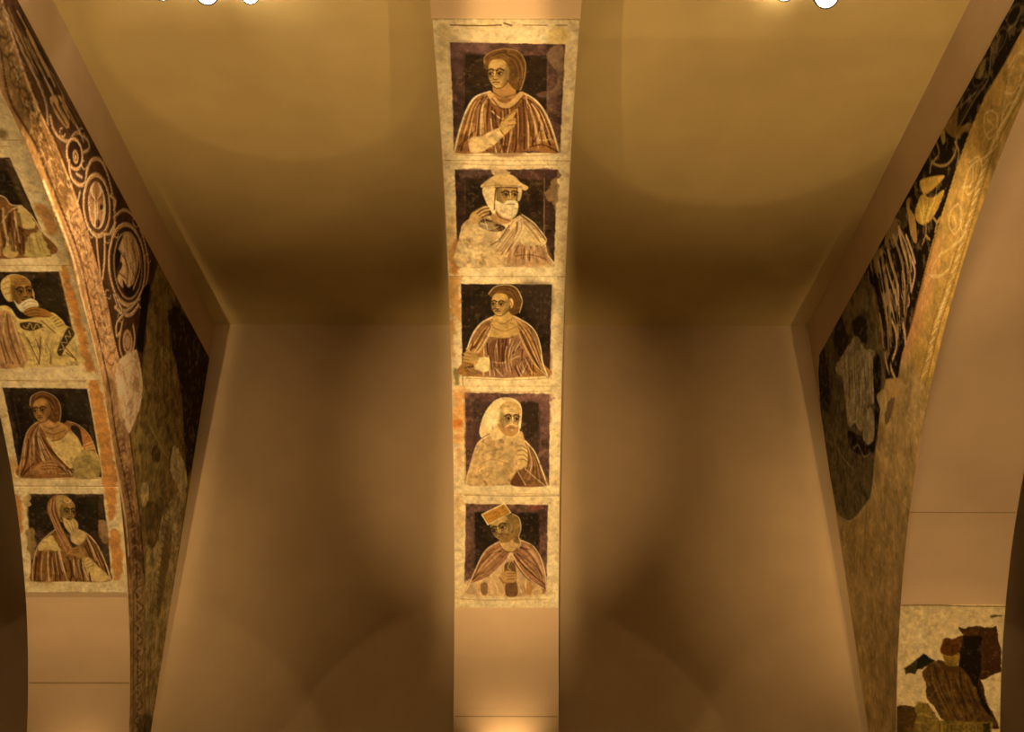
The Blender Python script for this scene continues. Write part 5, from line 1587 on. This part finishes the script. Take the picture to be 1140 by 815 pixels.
TR = XR - 0.7
spotlight(178, -7, 0.045, 'dim spotlight on the ceiling, leftmost of the three at the left of the top edge', 'ceiling spotlights', (-1.6, 2.0, 1.0))
spotlight(228, -6, 0.060, 'glaring spotlight on the ceiling, middle of the three at the left of the top edge', 'ceiling spotlights', (-1.2, 1.0, 1.4))
spotlight(276, -4, 0.046, 'small bright spotlight on the ceiling, nearest the middle arch on its left', 'ceiling spotlights', (-.6, 0.5, 1.4))
spotlight(872, -13, 0.058, 'glaring spotlight on the ceiling, nearest the middle arch on its right', 'ceiling spotlights', (1.0, .5, 1.2))
spotlight(918, -6, 0.062, 'round bright spotlight lens on the ceiling, rightmost at the top edge', 'ceiling spotlights', (1.3, .8, 1.2))


# ------------------------------------------------------------------ light
WARM = (1.0, 0.565, 0.21)


def spot(name, loc, target, power, size, blend=0.5, radius=0.05, col=WARM):
    l = bpy.data.lights.new(name, 'SPOT')
    l.energy = power
    l.color = col
    l.spot_size = size
    l.spot_blend = blend
    l.shadow_soft_size = radius
    o = bpy.data.objects.new(name, l)
    C.objects.link(o)
    o.location = loc
    o.rotation_euler = (mathutils.Vector(target) - mathutils.Vector(loc)).to_track_quat('-Z', 'Y').to_euler()
    return o


def point(name, loc, power, radius=0.08, col=WARM):
    l = bpy.data.lights.new(name, 'POINT')
    l.energy = power
    l.color = col
    l.shadow_soft_size = radius
    o = bpy.data.objects.new(name, l)
    C.objects.link(o)
    o.location = loc
    return o


R = math.radians
XC = (XC0 + XC1) / 2
XLm, XRm = (XLL + XL) / 2, (XR + XRR) / 2
BL, BR = (XL + XC0) / 2, (XC1 + XR) / 2


def Zp(v):
    return CAM_H + v * D


def shutters(o, edges, soft=0.015):
    """Shutters of a framing projector: each edge is (point, point, a point that stays lit)."""
    bpy.context.view_layer.update()
    inv = o.matrix_world.inverted()
    l = o.data
    l.use_nodes = True
    nt = l.node_tree
    em = next(n for n in nt.nodes if n.type == 'EMISSION')
    tc = nt.nodes.new('ShaderNodeTexCoord')
    sp = nt.nodes.new('ShaderNodeSeparateXYZ')
    nt.links.new(tc.outputs['Normal'], sp.inputs[0])

    def op(kind, *ins):
        m = nt.nodes.new('ShaderNodeMath')
        m.operation = kind
        for i, v in enumerate(ins):
            if isinstance(v, float):
                m.inputs[i].default_value = v
            else:
                nt.links.new(v, m.inputs[i])
        return m.outputs[0]
    sgn = op('MULTIPLY', sp.outputs['Z'], LAMP_Z)
    u = op('DIVIDE', sp.outputs['X'], sgn)
    v = op('DIVIDE', sp.outputs['Y'], sgn)
    total = None
    for p, q, keep in edges:
        P2 = []
        for w_ in (p, q, keep):
            k = inv @ mathutils.Vector(w_)
            P2.append((k.x / -k.z, k.y / -k.z))
        (x0, y0), (x1, y1), (xk, yk) = P2
        nx, ny = -(y1 - y0), x1 - x0
        n = math.hypot(nx, ny)
        nx, ny = nx / n, ny / n
        d = nx * x0 + ny * y0
        if nx * xk + ny * yk < d:
            nx, ny, d = -nx, -ny, -d
        sd = op('SUBTRACT', op('ADD', op('MULTIPLY', u, nx), op('MULTIPLY', v, ny)), d)
        mr = nt.nodes.new('ShaderNodeMapRange')
        mr.interpolation_type = 'SMOOTHSTEP'
        mr.inputs['From Min'].default_value = -soft
        mr.inputs['From Max'].default_value = soft
        nt.links.new(sd, mr.inputs['Value'])
        total = mr.outputs['Result'] if total is None else op('MULTIPLY', total, mr.outputs['Result'])
    nt.links.new(total, em.inputs['Strength'])
    return o


LAMP_Z = -1.0


def strip_edges(x0, x1):
    y, z0, z1 = 0.72 * D, Zp(.3), Zp(.5)
    m = ((x0 + x1) / 2, y, z0)
    return [((x0, y, z0), (x0, y, z1), m), ((x1, y, z0), (x1, y, z1), m)]


FEET = {nm: (*st.prof.at(st.row(py)), k) for nm, st, py, k in (('left', STRIP_L, 885, .35), ('middle', STRIP_C, 868, 1.0), ('right', STRIP_R, 905, .5))}
# floor-level projectors washing each arch's underside
for nm, x, e, f, g, x0, x1 in (('left', XLm, .52, .66, .25, XLL, XL), ('middle', XC, 1.0, 1.0, 1.0, XC0, XC1), ('right', XRm, .24, .36, .25, XR, XRR)):
    shutters(spot('wash_upper_' + nm, (x, 0.16 * D, 0.25), (x, 0.56 * D, Zp(.48)), 1250 * e, R(46), 0.9, 0.04), strip_edges(x0, x1))
    shutters(spot('wash_middle_' + nm, (x, 0.16 * D, 0.25), (x, 0.80 * D, Zp(.34)), 900 * f, R(34), 0.9, 0.04), strip_edges(x0, x1))
    spot('wash_spill_' + nm, (x, 0.16 * D, 0.25), (x, 0.86 * D, Zp(.335)), 1150 * g, R(22), 1.0, 0.05)
    spot('foot_' + nm, (x + .02, float(FEET[nm][0]) - .17, float(FEET[nm][1])), (x, float(FEET[nm][0]) - .10, float(FEET[nm][1]) + 1.0), 14 * FEET[nm][2], R(110), 1.0, 0.02)
    spot('pool_' + nm, (x, 0.16 * D, 0.25), (x, D, 1.85), 80, 2 * math.atan(1.93 / 7.2), 0.03, 0.03)
# projectors crossing to the painted sides, their shutters set along the painted rim
pt = lambda f, px, py: (f.x, float(f.pix(px, py)[0]), float(f.pix(px, py)[1]))
shutters(spot('side_left', (-.20 * D, 0.50 * D, CEIL - .30), (XL, 0.675 * D, Zp(.39)), 270, R(66), 1.0, 0.04),
         [(pt(FACE_L, 49, 61), pt(FACE_L, 234, 402), pt(FACE_L, 130, 380))], .05)
shutters(spot('side_right', (.195 * D, 0.50 * D, CEIL - .30), (XR, 0.74 * D, Zp(.38)), 190, R(62), 1.0, 0.04),
         [(pt(FACE_R, 1065, 112), pt(FACE_R, 925, 369), pt(FACE_R, 1000, 400))], .07)
shutters(spot('side_left_low', (-.185 * D, 0.50 * D, CEIL - .30), (XL, 0.90 * D, Zp(.24)), 190, R(40), 1.0, 0.04),
         [(pt(FACE_L, 49, 61), pt(FACE_L, 234, 402), pt(FACE_L, 130, 380)), ((XL, D - .03, 2), (XL, D - .03, 5), (XL, .85 * D, 3.5))], .03)
shutters(spot('side_right_low', (.22 * D, 0.50 * D, CEIL - .30), (XR, 0.90 * D, Zp(.24)), 120, R(40), 1.0, 0.04),
         [(pt(FACE_R, 1065, 112), pt(FACE_R, 925, 369), pt(FACE_R, 1000, 400)), ((XR, D - .03, 2), (XR, D - .03, 5), (XR, .85 * D, 3.5))], .03)
shutters(spot('wall_right', (XR - .5, 0.14 * D, 0.25), (XR, D, Zp(.39)), 500, R(26), 1.0, 0.05),  # added wall spots, standing in for wash spill beside the side arches
         [((XR, D, 2), (XR, D, 5), (XR - 1, D, 4))])
shutters(spot('wall_left', (XL + .5, 0.14 * D, 0.25), (XL, D, Zp(.37)), 300, R(28), 1.0, 0.05),
         [((XL, D, 2), (XL, D, 5), (XL + 1, D, 4))])
spot('panel_right', (XRm - .1, 0.62 * D, 0.3), (XRm, 0.93 * D, Zp(.2)), 170, R(26), 1.0, 0.04)
# uplights: a broad one and a hard-edged one under each bay of ceiling
for nm, x, r, y in (('left', BL, .126, .592), ('right', BR + .01 * D, .148, .635)):
    spot('ceiling_disc_' + nm, (x, y * D, 0.15), (x, y * D, CEIL), 110, 2 * math.atan(r * D / (CEIL - .15)) * 1.03, 0.16, 0.03)
    spot('ceiling_wash_' + nm, (x, 0.46 * D, 0.15), (x, 0.50 * D, CEIL), 560, R(56), 1.0, 0.05)
# added uplights, shuttered to draw a straight brightness edge across the near ceiling
for nm, x, y, e in (('left', BL, .562, 70), ('right', BR, .573, 130)):
    shutters(spot('ceiling_near_' + nm, (x, 0.30 * D, 0.15), (x, 0.46 * D, CEIL), e, R(40), .9, 0.02),
             [((x - 1, y * D, CEIL), (x + 1, y * D, CEIL), (x, .45 * D, CEIL))], .006)
# added point lights that imitate the glare around the ceiling lamps
for px_, e in ((228, 22.0), (276, 5.0), (872, 26.0), (918, 8.0), (178, 5.0)):
    q_ = at_height(px_, -10, CEIL - .24)
    point('lamp_glare_fill', (q_[0], q_[1], CEIL - .16), e, 0.05, (1.0, .66, .34))
# soft bounce from the rest of the hall
l = bpy.data.lights.new('hall_bounce', 'AREA')
l.energy = 25
l.color = WARM
l.shape = 'RECTANGLE'
l.size, l.size_y = 6.0, 1.6
o = bpy.data.objects.new('hall_bounce', l)
C.objects.link(o)
o.location = (0, NEAR + 0.3, 3.0)
o.rotation_euler = (R(100), 0, 0)

w = bpy.data.worlds.new('dark_hall')
bpy.context.scene.world = w
w.use_nodes = True
w.node_tree.nodes['Background'].inputs['Color'].default_value = (1.0, 0.55, 0.2, 1)
w.node_tree.nodes['Background'].inputs['Strength'].default_value = 0.0

# ------------------------------------------------------------------ camera
cam = bpy.data.cameras.new('camera')
cam.sensor_width = 36.0
cam.lens = 36.0 * F_PX / 1140.0
co = bpy.data.objects.new('camera', cam)
C.objects.link(co)
co.location = (0, 0, CAM_H)
co.rotation_mode = 'XYZ'
co.matrix_world = mathutils.Matrix.Translation((0, 0, CAM_H)) @ mathutils.Matrix.Rotation(math.pi / 2 + PITCH, 4, 'X') @ mathutils.Matrix.Rotation(ROLL * -1, 4, 'Z')
cam.clip_start = 0.02
sc = bpy.context.scene
sc.camera = co
sc.view_settings.view_transform = 'Standard'
sc.view_settings.look = 'None'
sc.view_settings.gamma = 1
sc.view_settings.use_curve_mapping = False
sc.view_settings.exposure = 0.0
sc.cycles.max_bounces = 8
sc.cycles.diffuse_bounces = 5
sc.cycles.use_denoising = True
